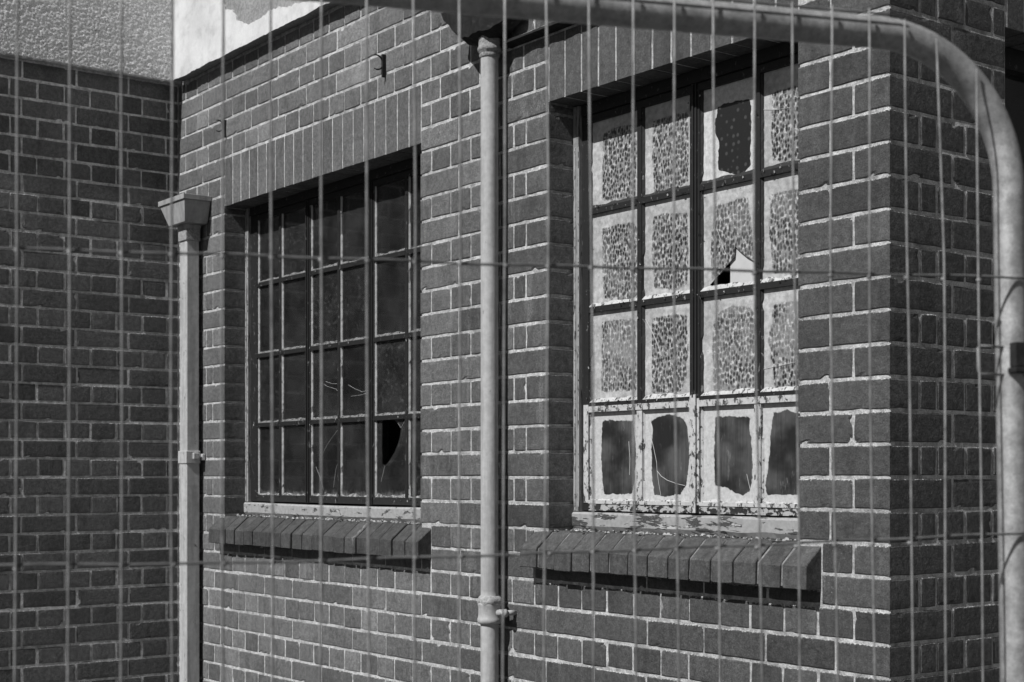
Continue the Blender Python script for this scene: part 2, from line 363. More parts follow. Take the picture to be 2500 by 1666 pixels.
def brick_wall(mb, O, U, V, W, joints_of, i0, i1, lo, hi, holes, tonef, hard_lo=False, hard_hi=False, finef=lambda a, z: True, hard_edges=()):
    g = 0.0031; gz = 0.0038
    for i in range(i0, i1):
        js = sorted(j for j in joints_of(i) if lo + 0.015 < j < hi - 0.015); js = [lo] + js + [hi]
        for a, b in zip(js[:-1], js[1:]):
            for (ca, cb, cc, cdz) in clip_cells(a, b, zl(i), zl(i + 1), holes):
                if cb - ca < 0.018 or cdz - cc < 0.02: continue
                hard = ''
                atlo = abs(ca - lo) < 1e-5 and hard_lo; athi = abs(cb - hi) < 1e-5 and hard_hi
                for h in hard_edges:
                    if abs(ca - h[0]) < 1e-5 and h[1] - 1e-4 <= cc and cdz <= h[2] + 0.03: atlo = True
                    if abs(cb - h[0]) < 1e-5 and h[1] - 1e-4 <= cc and cdz <= h[2] + 0.03: athi = True
                if atlo: hard += 'L'
                if athi: hard += 'R'
                x0 = ca if atlo else ca + g; x1 = cb if athi else cb - g
                z0 = cc + gz + (random.uniform(-0.0006, 0.0014) if not hard else 0); z1 = cdz - gz + (random.uniform(-0.0012, 0.0012) if not hard else 0)
                if not hard: x0 += random.uniform(-0.0016, 0.0016); x1 += random.uniform(-0.0016, 0.0016)
                if x1 - x0 < 0.01 or z1 - z0 < 0.012: continue
                am, zm = (ca + cb) / 2, (cc + cdz) / 2
                tone, smear, mt, stain = tonef(am, zm)
                face_brick(mb, O, U, V, W, x0, x1, z0, z1, tone, smear, mt, stain, hard, finef(am, zm))

def core(mb, rects, holes, put, mt):
    """mortar body split into boxes around the openings. put(a0,a1,z0,z1) adds one box"""
    (a0, a1, z0, z1) = rects
    xs = sorted({a0, a1} | {h[0] for h in holes} | {h[1] for h in holes}); xs = [x for x in xs if a0 <= x <= a1]
    for xa, xb in zip(xs[:-1], xs[1:]):
        xm = (xa + xb) / 2
        hs = sorted((h[2], h[3]) for h in holes if h[0] < xm < h[1])
        z = z0
        for (k0, k1) in hs:
            if k0 > z: put(xa, xb, z, k0)
            z = max(z, k1)
        if z < z1: put(xa, xb, z, z1)

X = Vector((1, 0, 0)); Y = Vector((0, 1, 0)); Zv = Vector((0, 0, 1))
LX = 3.751; TOP = zl(43)                 # outer corner; top of the brickwork, underside of the render
W1 = (0.4338, 1.8542); W2 = (2.5232, 3.4799)
SOF, LINT, SILL_T, SILL_B = 2.6555, zl(38), 1.4225, 1.3165
S1 = (0.393, 1.912); S2 = (2.455, 3.549)
RW = (0.43, 1.39)                        # opening in the return wall (along y)

bld = empty('brick_building', (1.9, 0.0, 0.0), 'derelict brick building with peeling multi-pane windows and rendered upper walls', 'building')
BI = Matrix.Translation((-1.9, 0, 0))
def part(mb, name, mats, parent=None, **k):
    o = mb.build(name, mats, bld if parent is None else parent, xf=BI, **k); return o

# ---- front wall (sunlit)
def j_front(i):
    if i % 2 == 0:
        H = [1.478 + 0.1085 * k + 0.0015 * math.sin(k * 2.3 + i) for k in range(-14, 22)]
    else:
        off = 1.640 if i < 30 else 1.5315
        H = [off + 0.217 * k + 0.002 * math.sin(k * 1.9 + i) for k in range(-9, 12)]
    if i >= 18 and i < 36:
        H = [h for h in H if not (h < W1[0] or h > W2[1]) and not (W1[1] < h < W2[0])]
        if i % 2 == 0: H += [0.325, 0.265, 0.157, 0.05, 1.914, 2.024, 2.133, 2.242, 2.354, 2.414, 3.646]
        else: H += [0.217, 2.067, 2.284, 3.577]
    elif i >= 36:
        H = [h for h in H if h < 3.45] + ([3.646, 3.535] if i % 2 == 0 else [3.577])
    else:
        H = [h for h in H if h < 3.68] + []
    return H
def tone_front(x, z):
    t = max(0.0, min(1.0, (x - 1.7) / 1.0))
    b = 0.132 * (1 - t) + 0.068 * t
    if random.random() < 0.16: b *= random.uniform(1.15, 1.4) if t < 0.7 else random.uniform(1.05, 1.2)
    if random.random() < 0.10: b *= random.uniform(0.72, 0.9)
    b *= random.uniform(0.80, 1.20)
    stain = 0.25
    if 1.85 < x < 2.55: stain = 1.0
    if z < 1.35 and x < 2.4: stain = 0.7
    if 2.33 < x < 2.52 and 2.66 < z < 2.76: stain = 1.6; b *= 1.25
    if 3.5 < x < 3.64 and 1.1 < z < 1.45: stain = 1.0
    if (1.35 < x < 1.63 and 2.85 < z < 2.99) or (0.5 < x < 0.75 and 2.88 < z < 2.99) or (1.0 < x < 1.35 and 2.9 < z < 3.0): stain = 1.7
    if 0.5 < x < 1.85 and 1.2 < z < 1.32: stain = 1.0
    smear = random.uniform(-0.16, 0.04) if x < 2.4 else random.uniform(-0.13, 0.08)
    return b, smear, 0.52 if t < 0.5 else 0.50, stain
front_holes = [(W1[0], W1[1], SILL_T, SOF), (W2[0], W2[1], SILL_T, SOF),
               (S1[0], S1[1], SILL_B, SILL_T + 0.002), (S2[0], S2[1], SILL_B, SILL_T + 0.002),
               (W1[0], W1[1], SOF - 0.001, LINT), (W2[0], W2[1], SOF - 0.001, LINT)]
mb = MB()
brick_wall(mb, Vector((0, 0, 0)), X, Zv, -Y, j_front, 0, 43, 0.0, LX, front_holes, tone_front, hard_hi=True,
           finef=lambda a, z: z > 0.75, hard_edges=[(W1[0], SILL_T, SOF), (W2[0], SILL_T, SOF), (W1[1], SILL_T, SOF), (W2[1], SILL_T, SOF)])
core(mb, (-0.2, LX - 0.0035, -0.05, 4.6), [(W1[0] - 0.0035, W1[1] + 0.0035, SILL_T - 0.035, SOF + 0.003), (W2[0] - 0.0035, W2[1] + 0.0035, SILL_T - 0.035, SOF + 0.003)],
     lambda a, b, c, d: mb.box(a, b, 0.0026, 0.22, c, d, 1, mtone=0.54), 0.44)
# reveals: left jambs face +X (seen), right jambs face -X
def tone_rev(a, z): return random.uniform(0.095, 0.12), random.uniform(-0.15, 0.0), 0.40, 0.2
for (xj, out, hl, hr) in ((W1[0], X, True, False), (W2[0], X, True, False)):
    brick_wall(mb, Vector((xj, 0, 0)), Y, Zv, out, lambda i: [], 19, 36, 0.0, 0.118, [(-1, 1, 0, SILL_T), (-1, 1, SOF, 9)], tone_rev, hard_lo=True)
for (xj, out) in ((W1[1], -X), (W2[1], -X)):
    brick_wall(mb, Vector((xj, 0, 0)), -Y, Zv, out, lambda i: [], 19, 36, -0.118, 0.0, [(-2, 2, 0, SILL_T), (-2, 2, SOF, 9)], tone_rev, hard_hi=True)
part(mb, 'wall', [M['brick'], M['mortar']])['label'] = 'sunlit brick wall with the two tall windows'

# ---- side wall (left, in shade): plane x = 0, running towards the camera
def j_side(i):
    return [-(0.053 + 0.1098 * k + 0.002 * math.sin(k * 1.7 + i)) for k in range(46)] if i % 2 else [-(0.2215 * k + 0.002 * math.sin(k + i * 2)) for k in range(1, 24)]
def tone_side(y, z):
    b = 0.125 * random.uniform(0.78, 1.22)
    if random.random() < 0.08: b *= 0.75
    return b, random.uniform(-0.17, 0.03), 0.60, 0.12
mb = MB()
SL = -5.0
brick_wall(mb, Vector((0, 0, 0)), Y, Zv, X, lambda i: j_side(i), 0, 43, SL, 0.0, [], tone_side, finef=lambda a, z: a > -1.3 and z > 0.75)
mb.box(-0.22, -0.0014, SL, 0.0, -0.05, 4.6, 1, mtone=0.72)
o = part(mb, 'wall', [M['brick'], M['mortar']]); o['label'] = 'shaded brick side wall on the left'

# ---- return wall round the outer corner: plane x = LX, running away
def j_ret(i):
    if i % 2: return [0.105, 0.1665, 0.271, 0.375] + [0.43 + 0.11 * k for k in range(9, 24)]
    return [0.224] + [0.43 + 0.0 + 0.22 * k for k in range(5, 12)] + ([0.65, 0.87, 1.09] if (i < 18 or i > 38) else [])
def tone_ret(y, z):
    st = 0.3
    if z > 2.55: st = 0.9
    return 0.112 * random.uniform(0.9, 1.1), random.uniform(-0.16, 0.02), 0.62, st
mb = MB()
ret_holes = [(RW[0], RW[1], SILL_T, SOF), (RW[0], RW[1], SOF - 0.001, LINT)]
brick_wall(mb, Vector((LX, 0, 0)), Y, Zv, X, j_ret, 0, 43, 0.0, 3.0, ret_holes, tone_ret, hard_lo=True, finef=lambda a, z: a < 0.6 and z > 0.75)
core(mb, (0.2205, 3.0, -0.05, 4.6), [(RW[0] - 0.0035, RW[1] + 0.0035, SILL_T, SOF + 0.003)],
     lambda a, b, c, d: mb.box(LX - 0.22, LX - 0.0016, a, b, c, d, 1, mtone=0.85), 0.42)
mb.box(LX - 0.02, LX - 0.0016, 0.004, 0.2204, -0.05, 4.6, 1, mtone=0.85)
o = part(mb, 'wall', [M['brick'], M['mortar']]); o['label'] = 'shaded return wall round the outer corner'

# ---- soldier lintels and brick sills
def soldier(mb, x0, x1, y0, y1, z0, z1, tone, mt):
    """a whole brick standing on end, with softened, slightly uneven arrises"""
    e = 0.0016; vs = []
    lv = [(z0, e), (z0 + e, 0)] + [(z0 + (z1 - z0) * k / 8, 0) for k in range(1, 8)] + [(z1 - e, 0), (z1, e)]
    for (z, ins) in lv:
        for (x, y, sx, sy) in ((x0, y0, 1, 1), (x1, y0, -1, 1), (x1, y1, -1, -1), (x0, y1, 1, -1)):
            jx = nz((x, y, z), 45) * 0.0014
            for (dx, dy) in (((0, e), (e, 0)) if sx * sy > 0 else ((e, 0), (0, e))):
                vs.append((x + sx * (dx + ins) + jx, y + sy * (dy + ins), z))
    n = 8; fs = [tuple(range(n))[::-1], tuple((len(lv) - 1) * n + k for k in range(n))]
    for r in range(len(lv) - 1):
        fs += [(r * n + k, r * n + (k + 1) % n, (r + 1) * n + (k + 1) % n, (r + 1) * n + k) for k in range(n)]
    mb.add(vs, fs, 0, tone=tone, edge=0.10, smear=-0.25, mtone=mt, stain=0.05)
def lintel(x0, x1, n, base):
    mb = MB(); p = (x1 - x0) / n
    for k in range(n):
        g = 0.0029 if base > 0.14 else 0.0033
        d = random.uniform(-0.0008, 0.0006)
        soldier(mb, x0 + k * p + (g if k else 0.003), x0 + (k + 1) * p - (g if k < n - 1 else 0.003), d, 0.110, SOF + random.uniform(-0.001, 0.001), LINT - 0.006, base * random.uniform(0.82, 1.14), 0.44)
    mb.box(x0 + 0.004, x1 - 0.004, 0.0016, 0.108, SOF + 0.002, LINT - 0.008, 1, mtone=0.52)
    return part(mb, 'lintel', [M['brick'], M['mortar']])
lintel(*W1, 20, 0.128)['label'] = 'soldier-course lintel over the dark window'
lintel(*W2, 13, 0.080)['label'] = 'soldier-course lintel over the white-smeared window'
mb = MB(); n = 13; p = (RW[1] - RW[0]) / n
for k in range(n):                                            # lintel of the return wall, rotated copy of the same bricks
    m2 = MB(); soldier(m2, 0.003, p - 0.003, 0.0, 0.11, SOF, LINT - 0.006, 0.13 * random.uniform(0.9, 1.1), 0.40)
    vs = [(LX - v[1], RW[0] + k * p + v[0], v[2]) for v in m2.v]
    mb.add(vs, m2.f, 0, tone=0.13, edge=0.22, smear=-0.1, mtone=0.4, stain=0.2)
part(mb, 'lintel', M['brick'])

def sill(x0, x1, n, base, joint_light):
    mb = MB(); p = (x1 - x0) / n
    ZT = SILL_T; prof = [(0.118, ZT), (0.010, ZT), (-0.047, 1.3755), (-0.0505, 1.3705), (-0.051, SILL_B + 0.002), (-0.049, SILL_B), (0.118, SILL_B)]
    for k in range(n):
        g = random.uniform(0.0024, 0.0044); a = x0 + k * p + (g if k else 0); b = x0 + (k + 1) * p - (g if k < n - 1 else 0)
        dy, dz = random.uniform(-0.0028, 0.0022), random.uniform(-0.0018, 0.0018)
        vs = []
        for xx, ins in ((a, 0.0016), (a + 0.0016, 0), ((a + b) / 2, 0), (b - 0.0016, 0), (b, 0.0016)):
            for (y, z) in prof:
                cy, cz = 0.03, 1.37
                vs.append((xx, y + dy + (ins if y < cy else 0) + nz((xx, y, z), 40) * 0.0028, z + dz + (-ins if z > cz else ins) + nz((xx, y, z), 40, 4) * 0.0024))
        m = len(prof); fs = [tuple(range(m)), tuple(4 * m + i for i in range(m))[::-1]]
        for r in range(4): fs += [(r * m + i, (r + 1) * m + i, (r + 1) * m + (i + 1) % m, r * m + (i + 1) % m) for i in range(m)]
        tn = base * random.uniform(0.85, 1.15); stn = 0.3
        if n == 20 and 0.62 < k / n < 0.74: stn = 2.2
        mb.add(vs, fs, 0, tone=tn, edge=[(0.9 if (r_ in (0, 4) or q_ in (2, 3)) else 0.25) for r_ in range(5) for q_ in range(len(prof))], smear=-0.22, mtone=0.4, stain=stn)
    # mortar body set back between the bricks
    m = [(0.116, ZT - 0.004), (0.010, ZT - 0.004), (-0.043, 1.372), (-0.0455, SILL_B + 0.004), (0.116, SILL_B + 0.004)]
    vs = [(xx, y, z) for xx in (x0 + 0.004, x1 - 0.004) for (y, z) in m]; q = len(m)
    mb.add(vs, [tuple(range(q)), tuple(q + i for i in range(q))[::-1]] + [(i, q + i, q + (i + 1) % q, (i + 1) % q) for i in range(q)], 1, mtone=joint_light)
    return part(mb, 'window_sill', [M['brick'], M['mortar']])
sill(*S1, 20, 0.064, 0.03)['label'] = 'long sloped brick sill under the dark window'
sill(*S2, 14, 0.072, 0.26)['label'] = 'sloped brick sill under the white-smeared window'

# ---- render above the brickwork
mb = MB()
P_ = 0.045
NB = 96
def ragged(x): return TOP + 0.004 + nz((x, 0, 0), 9) * 0.006 + nz((x, 1, 0), 45) * 0.003
xs = [P_ + (LX - P_ + 0.0) * k / 260 for k in range(261)]
vs = []; fs = []
for x in xs: vs += [(x, -0.041, ragged(x)), (x, -0.041, 4.7), (x, 0.002, ragged(x) + 0.004), (x, 0.002, 4.7)]
for k in range(260):
    a = 4 * k; b = a + 4; fs += [(a, b, b + 1, a + 1), (a + 2, b + 2, b, a), (a + 1, b + 1, b + 3, a + 3)]
mb.add(vs, fs, 1)
# top coat with the missing patch
hole_px = [(546, -60), (546, 12), (550, 22), (567, 25), (575, 38), (578, 48), (596, 57), (606, 60), (620, 54), (634, 46), (648, 34), (662, 25), (672, 23), (680, 18), (700, 20), (712, 12), (740, 6), (764, 2), (790, -6), (830, -22), (850, -60)]
hole = [wall_xz(a, b, -0.046) for a, b in hole_px]
hp = []
for (a, b) in zip(hole, hole[1:] + hole[:1]):
    for k in range(6):
        t = k / 6; q = (a[0] + (b[0] - a[0]) * t, a[1] + (b[1] - a[1]) * t)
        hp.append((q[0] + nz((q[0], 3, q[1]), 60) * 0.006, q[1] + nz((q[0], 7, q[1]), 60) * 0.008))
bot = [(x, ragged(x) + 0.0005) for x in xs]
pts = bot + [(LX, 4.7), (P_, 4.7)]; nb_ = len(pts)
co = [Vector(p) for p in pts + hp]
ed = [(i, (i + 1) % nb_) for i in range(nb_)] + [(nb_ + i, nb_ + (i + 1) % len(hp)) for i in range(len(hp))]
fcs = [list(range(nb_))]
vo, _, fo, _, _, _ = delaunay_2d_cdt(co, ed, [], 2, 1e-6)
def inside(p, poly):
    r = False; j = len(poly) - 1
    for i in range(len(poly)):
        if (poly[i][1] > p[1]) != (poly[j][1] > p[1]) and p[0] < (poly[j][0] - poly[i][0]) * (p[1] - poly[i][1]) / (poly[j][1] - poly[i][1]) + poly[i][0]: r = not r
        j = i
    return r
vo, _, fo, _, _, _ = delaunay_2d_cdt(co, ed, [], 0, 1e-6)
keep = []
for f in fo:
    c = (sum(vo[i][0] for i in f) / 3, sum(vo[i][1] for i in f) / 3)
    if inside(c, pts) and not inside(c, hp): keep.append(tuple(f))
mb.add([(v[0], -0.047, v[1]) for v in vo], keep, 0)
rim = [(-0.047, p) for p in hp] + [(-0.040, p) for p in hp]
nh = len(hp); mb.add([(p[0], y, p[1]) for y, p in rim], [(i, (i + 1) % nh, nh + (i + 1) % nh, nh + i) for i in range(nh)], 0)
vs = []
for x in xs: vs += [(x, -0.047, ragged(x) + 0.0005), (x, -0.0405, ragged(x))]
mb.add(vs, [(2 * k, 2 * k + 2, 2 * k + 3, 2 * k + 1) for k in range(260)], 1)
mb.add([(LX, -0.041, TOP), (LX, 0.002, TOP), (LX, 0.002, 4.7), (LX, -0.041, 4.7)], [(0, 1, 2, 3)], 0)
part(mb, 'upper_render', [M['render'], M['undercoat']])['label'] = 'smooth white render with a bare grey patch'
# roughcast on the side wall, real relief
mb = MB()
def rough_grid(y0, y1, z0, z1, step, amp):
    ny = int((y1 - y0) / step); nzg = int((z1 - z0) / step); vs = []
    for a in range(ny + 1):
        y = y0 + (y1 - y0) * a / ny
        for b in range(nzg + 1):
            z = z0 + (z1 - z0) * b / nzg
            h = (0.75 - noise.voronoi(Vector((0.3, y, z)) * 92)[0][0] * 1.5 + nz((2, y, z), 170) * 0.35 + nz((5, y, z), 24) * 0.3 + nz((5, y, z), 60) * 0.35) * amp - 0.003
            zz = z
            if b == 0: zz = z + nz((1, y, 0), 50) * 0.006; 
            vs.append((P_ + h - (0.006 if b == 0 else 0), y, zz))
    q = nzg + 1
    mb.add(vs, [(a * q + b, (a + 1) * q + b, (a + 1) * q + b + 1, a * q + b + 1) for a in range(ny) for b in range(nzg)], 0)
rough_grid(-1.25, -P_ - 0.001, TOP, 3.66, 0.0036, 0.0020)
mb.box(0.0, P_ - 0.016, -1.25, -0.0, TOP + 0.004, 3.66, 0)
mb.box(0.0, P_, SL, -1.25, TOP, 3.66, 0); mb.box(0.0, P_, SL, -0.0, 3.66, 4.7, 0)
part(mb, 'upper_render', M['roughcast'], smooth=True)['label'] = 'pebbly grey roughcast above the shaded side wall'
# coping, floor slab, room behind the windows
mb = MB(); mb.box(-0.4, LX + 0.06, -0.07, 0.30, 4.7, 4.76); mb.box(-0.4, 0.07, SL, -0.07, 4.7, 4.76); mb.box(LX - 0.3, LX + 0.06, 0.30, 3.05, 4.7, 4.76)
part(mb, 'coping', M['cement'])
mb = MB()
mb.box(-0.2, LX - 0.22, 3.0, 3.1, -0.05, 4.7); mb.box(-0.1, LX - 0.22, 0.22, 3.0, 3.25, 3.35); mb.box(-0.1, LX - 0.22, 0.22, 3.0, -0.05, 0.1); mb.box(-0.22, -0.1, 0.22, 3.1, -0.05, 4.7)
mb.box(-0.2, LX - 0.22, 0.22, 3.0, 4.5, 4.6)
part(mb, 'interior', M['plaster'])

# ------------------------------------------------------------------ windows
ZB = [1.507, 1.786, 2.062, 2.345, 2.600]        # bottom rail top, bars, head
PITCH = 0.455; BARW = 0.018; MULW = 0.020
Y_F, Y_C, Y_G = 0.090, 0.102, 0.1125             # frame face, casement face, glass
def pane_mesh(x0, x1, z0, z1, y, paintf, hole=None, wash=0.0, step=0.009, threads=(), mat=None, thick=0.004):
    mb = MB(); pts = []; ed = []
    w_, h_ = x1 - x0, z1 - z0; nx, nz_ = max(6, int(w_ / step)), max(6, int(h_ / step))
    bnd = [(x0 + w_ * i / nx, z0) for i in range(nx)] + [(x1, z0 + h_ * i / nz_) for i in range(nz_)] + [(x1 - w_ * i / nx, z1) for i in range(nx)] + [(x0, z1 - h_ * i / nz_) for i in range(nz_)]
    pts += bnd; ed += [(i, (i + 1) % len(bnd)) for i in range(len(bnd))]
    if hole: o = len(pts); pts += hole; ed += [(o + i, o + (i + 1) % len(hole)) for i in range(len(hole))]
    for i in range(1, nx):
        for j in range(1, nz_): pts.append((x0 + w_ * i / nx, z0 + h_ * j / nz_))
    vo, _, fo, _, _, _ = delaunay_2d_cdt([Vector(p) for p in pts], ed, [], 0, 1e-6)
    tris = [tuple(f) for f in fo if not (hole and inside((sum(vo[i][0] for i in f) / 3, sum(vo[i][1] for i in f) / 3), hole))]
    pa = [paintf((v[0] - x0), (v[1] - z0), w_, h_) for v in vo]; n = len(vo)
    mb.add([(v[0], y, v[1]) for v in vo], tris, 0, paint=pa, wash=wash)
    mb.add([(v[0], y + thick, v[1]) for v in vo], [f[::-1] for f in tris], 0, paint=pa, wash=wash)
    if hole:
        k = len(hole); mb.add([(p[0], y, p[1]) for p in hole] + [(p[0], y + thick, p[1]) for p in hole], [(i, (i + 1) % k, k + (i + 1) % k, k + i) for i in range(k)], 0, paint=0.0, wash=0.0)
    for th in threads:
        mb.tube([(a, y - 0.0012, b) for a, b in th[1]], th[0], 5, mi=1)
    return mb
def sm(e0, e1, x): t = max(0, min(1, (x - e0) / (e1 - e0))); return t * t * (3 - 2 * t)
def margin_paint(l, r, b, t, seed, arch=0.0):
    def f(a, c, w_, h_):
        q = (seed * 3.1, a, c)
        wob = nz((a, seed, c), 14) * 0.013 + nz((a, seed + 5, c), 50) * 0.004
        top = t + (arch * abs((a / w_) - 0.5) ** 2 * 4)
        d = min((a - l), (w_ - r - a), (c - b), (h_ - top - c)) + wob
        return 0.5 - d / 0.022 * 0.5
    return f
def pz(px, py, y=Y_G): return wall_xz(px, py, y)

def poly_paint(px, soft=0.010, grow=0.0):
    P = [pz(a, b) for a, b in px]
    def sd(x, z):
        dm = 9e9
        for (a, b) in zip(P, P[1:] + P[:1]):
            ex, ez = b[0] - a[0], b[1] - a[1]; t = max(0, min(1, ((x - a[0]) * ex + (z - a[1]) * ez) / (ex * ex + ez * ez + 1e-12)))
            dm = min(dm, math.hypot(x - a[0] - ex * t, z - a[1] - ez * t))
        return -dm if inside((x, z), P) else dm
    return lambda x, z: max(0.0, min(1.0, 0.5 + (sd(x, z) - grow + nz((x, 0, z), 45) * 0.003 + nz((x, 2, z), 110) * 0.003) / soft * 0.5))
def q4(l, y0): return [(1380 + a / 3.92, y0 + b / 3.92) for a, b in l]
CLEAR = {
 (0, 0): q4([(355,350),(420,335),(500,345),(645,345),(655,430),(672,560),(675,760),(660,930),(640,1040),(470,1050),(370,1050),(355,900),(345,700),(350,450)], 940),
 (1, 0): q4([(820,345),(900,300),(970,285),(1090,300),(1140,330),(1165,380),(1180,520),(1190,600),(1180,760),(1160,960),(1100,1050),(940,1065),(850,1050),(830,850),(825,600),(838,400)], 940),
 (2, 0): q4([(1440,310),(1560,300),(1770,310),(1765,430),(1790,600),(1790,900),(1760,1020),(1700,1060),(1580,1010),(1520,980),(1430,960),(1425,700),(1430,480)], 940),
 (3, 0): q4([(1995,270),(2130,245),(2235,270),(2400,260),(2400,1060),(1930,1050),(1915,960),(1945,780),(1960,560),(1975,380)], 940),
 (0, 1): [(1472,789),(1512,784),(1548,784),(1552,860),(1552,950),(1470,955)],
 (1, 1): [(1594,779),(1650,771),(1674,775),(1677,860),(1672,930),(1660,955),(1594,958)],
 (2, 1): [(1745,795),(1760,765),(1790,750),(1832,755),(1843,780),(1845,945),(1745,955),(1742,850)],
 (3, 1): [(1890,748),(1920,742),(1990,731),(1990,945),(1895,950),(1885,870),(1878,830),(1888,790)],
 (0, 2): [(1472,563),(1500,553),(1543,545),(1552,560),(1553,720),(1535,735),(1475,725)],
 (1, 2): [(1597,532),(1622,525),(1675,523),(1678,600),(1676,690),(1655,705),(1600,700),(1594,620)],
 (2, 2): [(1746,505),(1775,500),(1800,490),(1825,487),(1832,560),(1842,630),(1800,640),(1740,680),(1738,600)],
 (3, 2): [(1885,478),(1920,470),(1990,460),(1990,650),(1890,665),(1880,560)],
 (0, 3): [(1475,330),(1500,315),(1545,308),(1552,350),(1550,480),(1472,488),(1473,400)],
 (1, 3): [(1597,298),(1640,285),(1676,276),(1678,330),(1678,440),(1650,462),(1600,470),(1594,380)],
 (2, 3): [(1752,262),(1775,252),(1800,247),(1832,240),(1834,300),(1832,360),(1832,405),(1812,425),(1800,430),(1780,422),(1752,417),(1754,375),(1756,350),(1747,330),(1746,300)],
 (3, 3): [(1888,230),(1910,222),(1985,200),(1985,380),(1915,392),(1890,388),(1885,330)],
}
def build_window(x0, x1, ncol_c, starts, kind, label):
    """timber frame as the window itself; casements, panes and sill board as its sub-parts"""
    f = MB(); z0, z1 = 1.478, SOF
    fm = 0 if kind == 'clear' else 0
    f.box(x0 + 0.001, x0 + 0.028, Y_F, 0.17, z0, z1 - 0.001, 0)                    # weathered outer jamb
    f.box(x0 + 0.028, x0 + 0.036, Y_F + 0.012, 0.17, z0, z1 - 0.001, 1)
    f.box(x1 - 0.028, x1 - 0.001, Y_F, 0.17, z0, z1 - 0.001, 0)
    f.box(x0 + 0.036, x1 - 0.028, Y_F + 0.004, 0.17, ZB[4] + 0.022, z1 - 0.001, 1) # head
    f.box(x0 + 0.010, x0 + 0.0125, Y_F - 0.0025, Y_F, z0 + 0.002, z1 - 0.12, 2); f.box(x0 + 0.0245, x0 + 0.027, Y_F - 0.0015, Y_F, z0 + 0.002, z1 - 0.12, 2)
    for s_ in starts[1:]:
        f.box(s_ - MULW / 2, s_ + MULW / 2, Y_F + 0.008, 0.17, z0 + 0.001, ZB[4] + 0.022, 1)  # mullions
        f.box(s_ - 0.003, s_ + 0.003, Y_F + 0.003, Y_F + 0.008, (z0 + 0.31) if kind != 'clear' else z0 + 0.001, ZB[4] + 0.02, 1)
        if kind != 'clear': f.box(s_ - MULW / 2 - 0.001, s_ + MULW / 2 + 0.001, Y_F + 0.0035, Y_F + 0.008, z0 + 0.004, ZB[1] + 0.01, 2)
    win = part(f, 'window', [M['weathered'], M['blackpaint'], M['whitepaint']], bevel=0.0012)
    win['label'] = label
    ends = starts[1:] + [starts[-1] + PITCH]
    for ci, (s_, e_) in enumerate(zip(starts, ends)):
        cx0, cx1 = s_ + MULW / 2 + 0.001, min(e_ - MULW / 2 - 0.001, x1 - 0.03)
        if ci == 0: cx0 = max(cx0, x0 + 0.037)
        c = MB(); st = 0.0075
        if kind == 'clear' and ci == 0: cx0 = x0 + 0.037; st_l = 0.046
        elif ci == 0: cx0 = x0 + 0.037; st_l = 0.020
        else: st_l = st
        jig = random.uniform(-0.002, 0.002)
        c.box(cx0, cx0 + st_l, Y_C, 0.145, ZB[0] - 0.026, ZB[4] + 0.02, 0); c.box(cx1 - st, cx1, Y_C, 0.145, ZB[0] - 0.026, ZB[4] + 0.02, 0)
        c.box(cx0 + st_l, cx1 - st, Y_C, 0.145, ZB[0] - 0.026, ZB[0], 4)
        c.box(cx0 + st_l, cx1 - st, Y_C, 0.145, ZB[4], ZB[4] + 0.02, 0)
        mid = (s_ + e_) / 2 + (0.0 if ci else 0.006)
        # upper bars dark, bottom row of the smeared window still white
        zsplit = ZB[0] if kind == 'clear' else ZB[1] - 0.004
        if kind != 'clear':
            c.box(mid - BARW / 2 - 0.002, mid + BARW / 2 + 0.002, Y_C + 0.001, 0.14, ZB[0], zsplit, 1)
            c.box(cx0 - 0.0006, cx0 + st_l + 0.0006, Y_C - 0.0022, Y_C, ZB[0] - 0.004, ZB[1], 1); c.box(cx1 - st - 0.0006, cx1, Y_C - 0.0022, Y_C, ZB[0] - 0.004, ZB[1], 1)
            c.box(cx0 + st_l + 0.0006, cx1 - st - 0.0006, Y_C - 0.0022, Y_C, ZB[0] - 0.006, ZB[0] + 0.004, 1)
            c.box(cx0 + st_l + 0.0006, cx1 - st - 0.0006, Y_C - 0.0015, Y_C + 0.006, ZB[1] - 0.022, ZB[1] - 0.005, 1)
        c.box(mid - BARW / 2, mid + BARW / 2, Y_C + 0.001, 0.14, zsplit, ZB[4], 0)
        for k in (1, 2, 3):
            z = ZB[k]; segs = ((cx0 + st_l, mid - BARW / 2), (mid + BARW / 2, cx1 - st))
            for (a, b) in segs:
                c.box(a, b, Y_C + 0.0005, 0.14, z - BARW / 2 - 0.001, z + BARW / 2 - 0.003, 0)
                # sloped putty on top of the bar, broken and lumpy
                nsg = 26; vs = []
                for i in range(nsg + 1):
                    x = a + (b - a) * i / nsg; q = nz((x, k, z), 30, ci) * 0.004 + nz((x, k, z), 110) * 0.0012
                    hh = max(0.001, (0.006 if kind == 'clear' else 0.008) + q * 1.3)
                    vs += [(x, Y_C + 0.002 + max(0, -q) * 0.5, z + BARW / 2 - 0.0032), (x, Y_G - 0.0004, z + BARW / 2 + hh)]
                wm = (3 if k == 3 else 1) if kind != 'clear' else 5
                c.add(vs, [(2 * i, 2 * i + 2, 2 * i + 3, 2 * i + 1) for i in range(nsg)], wm)
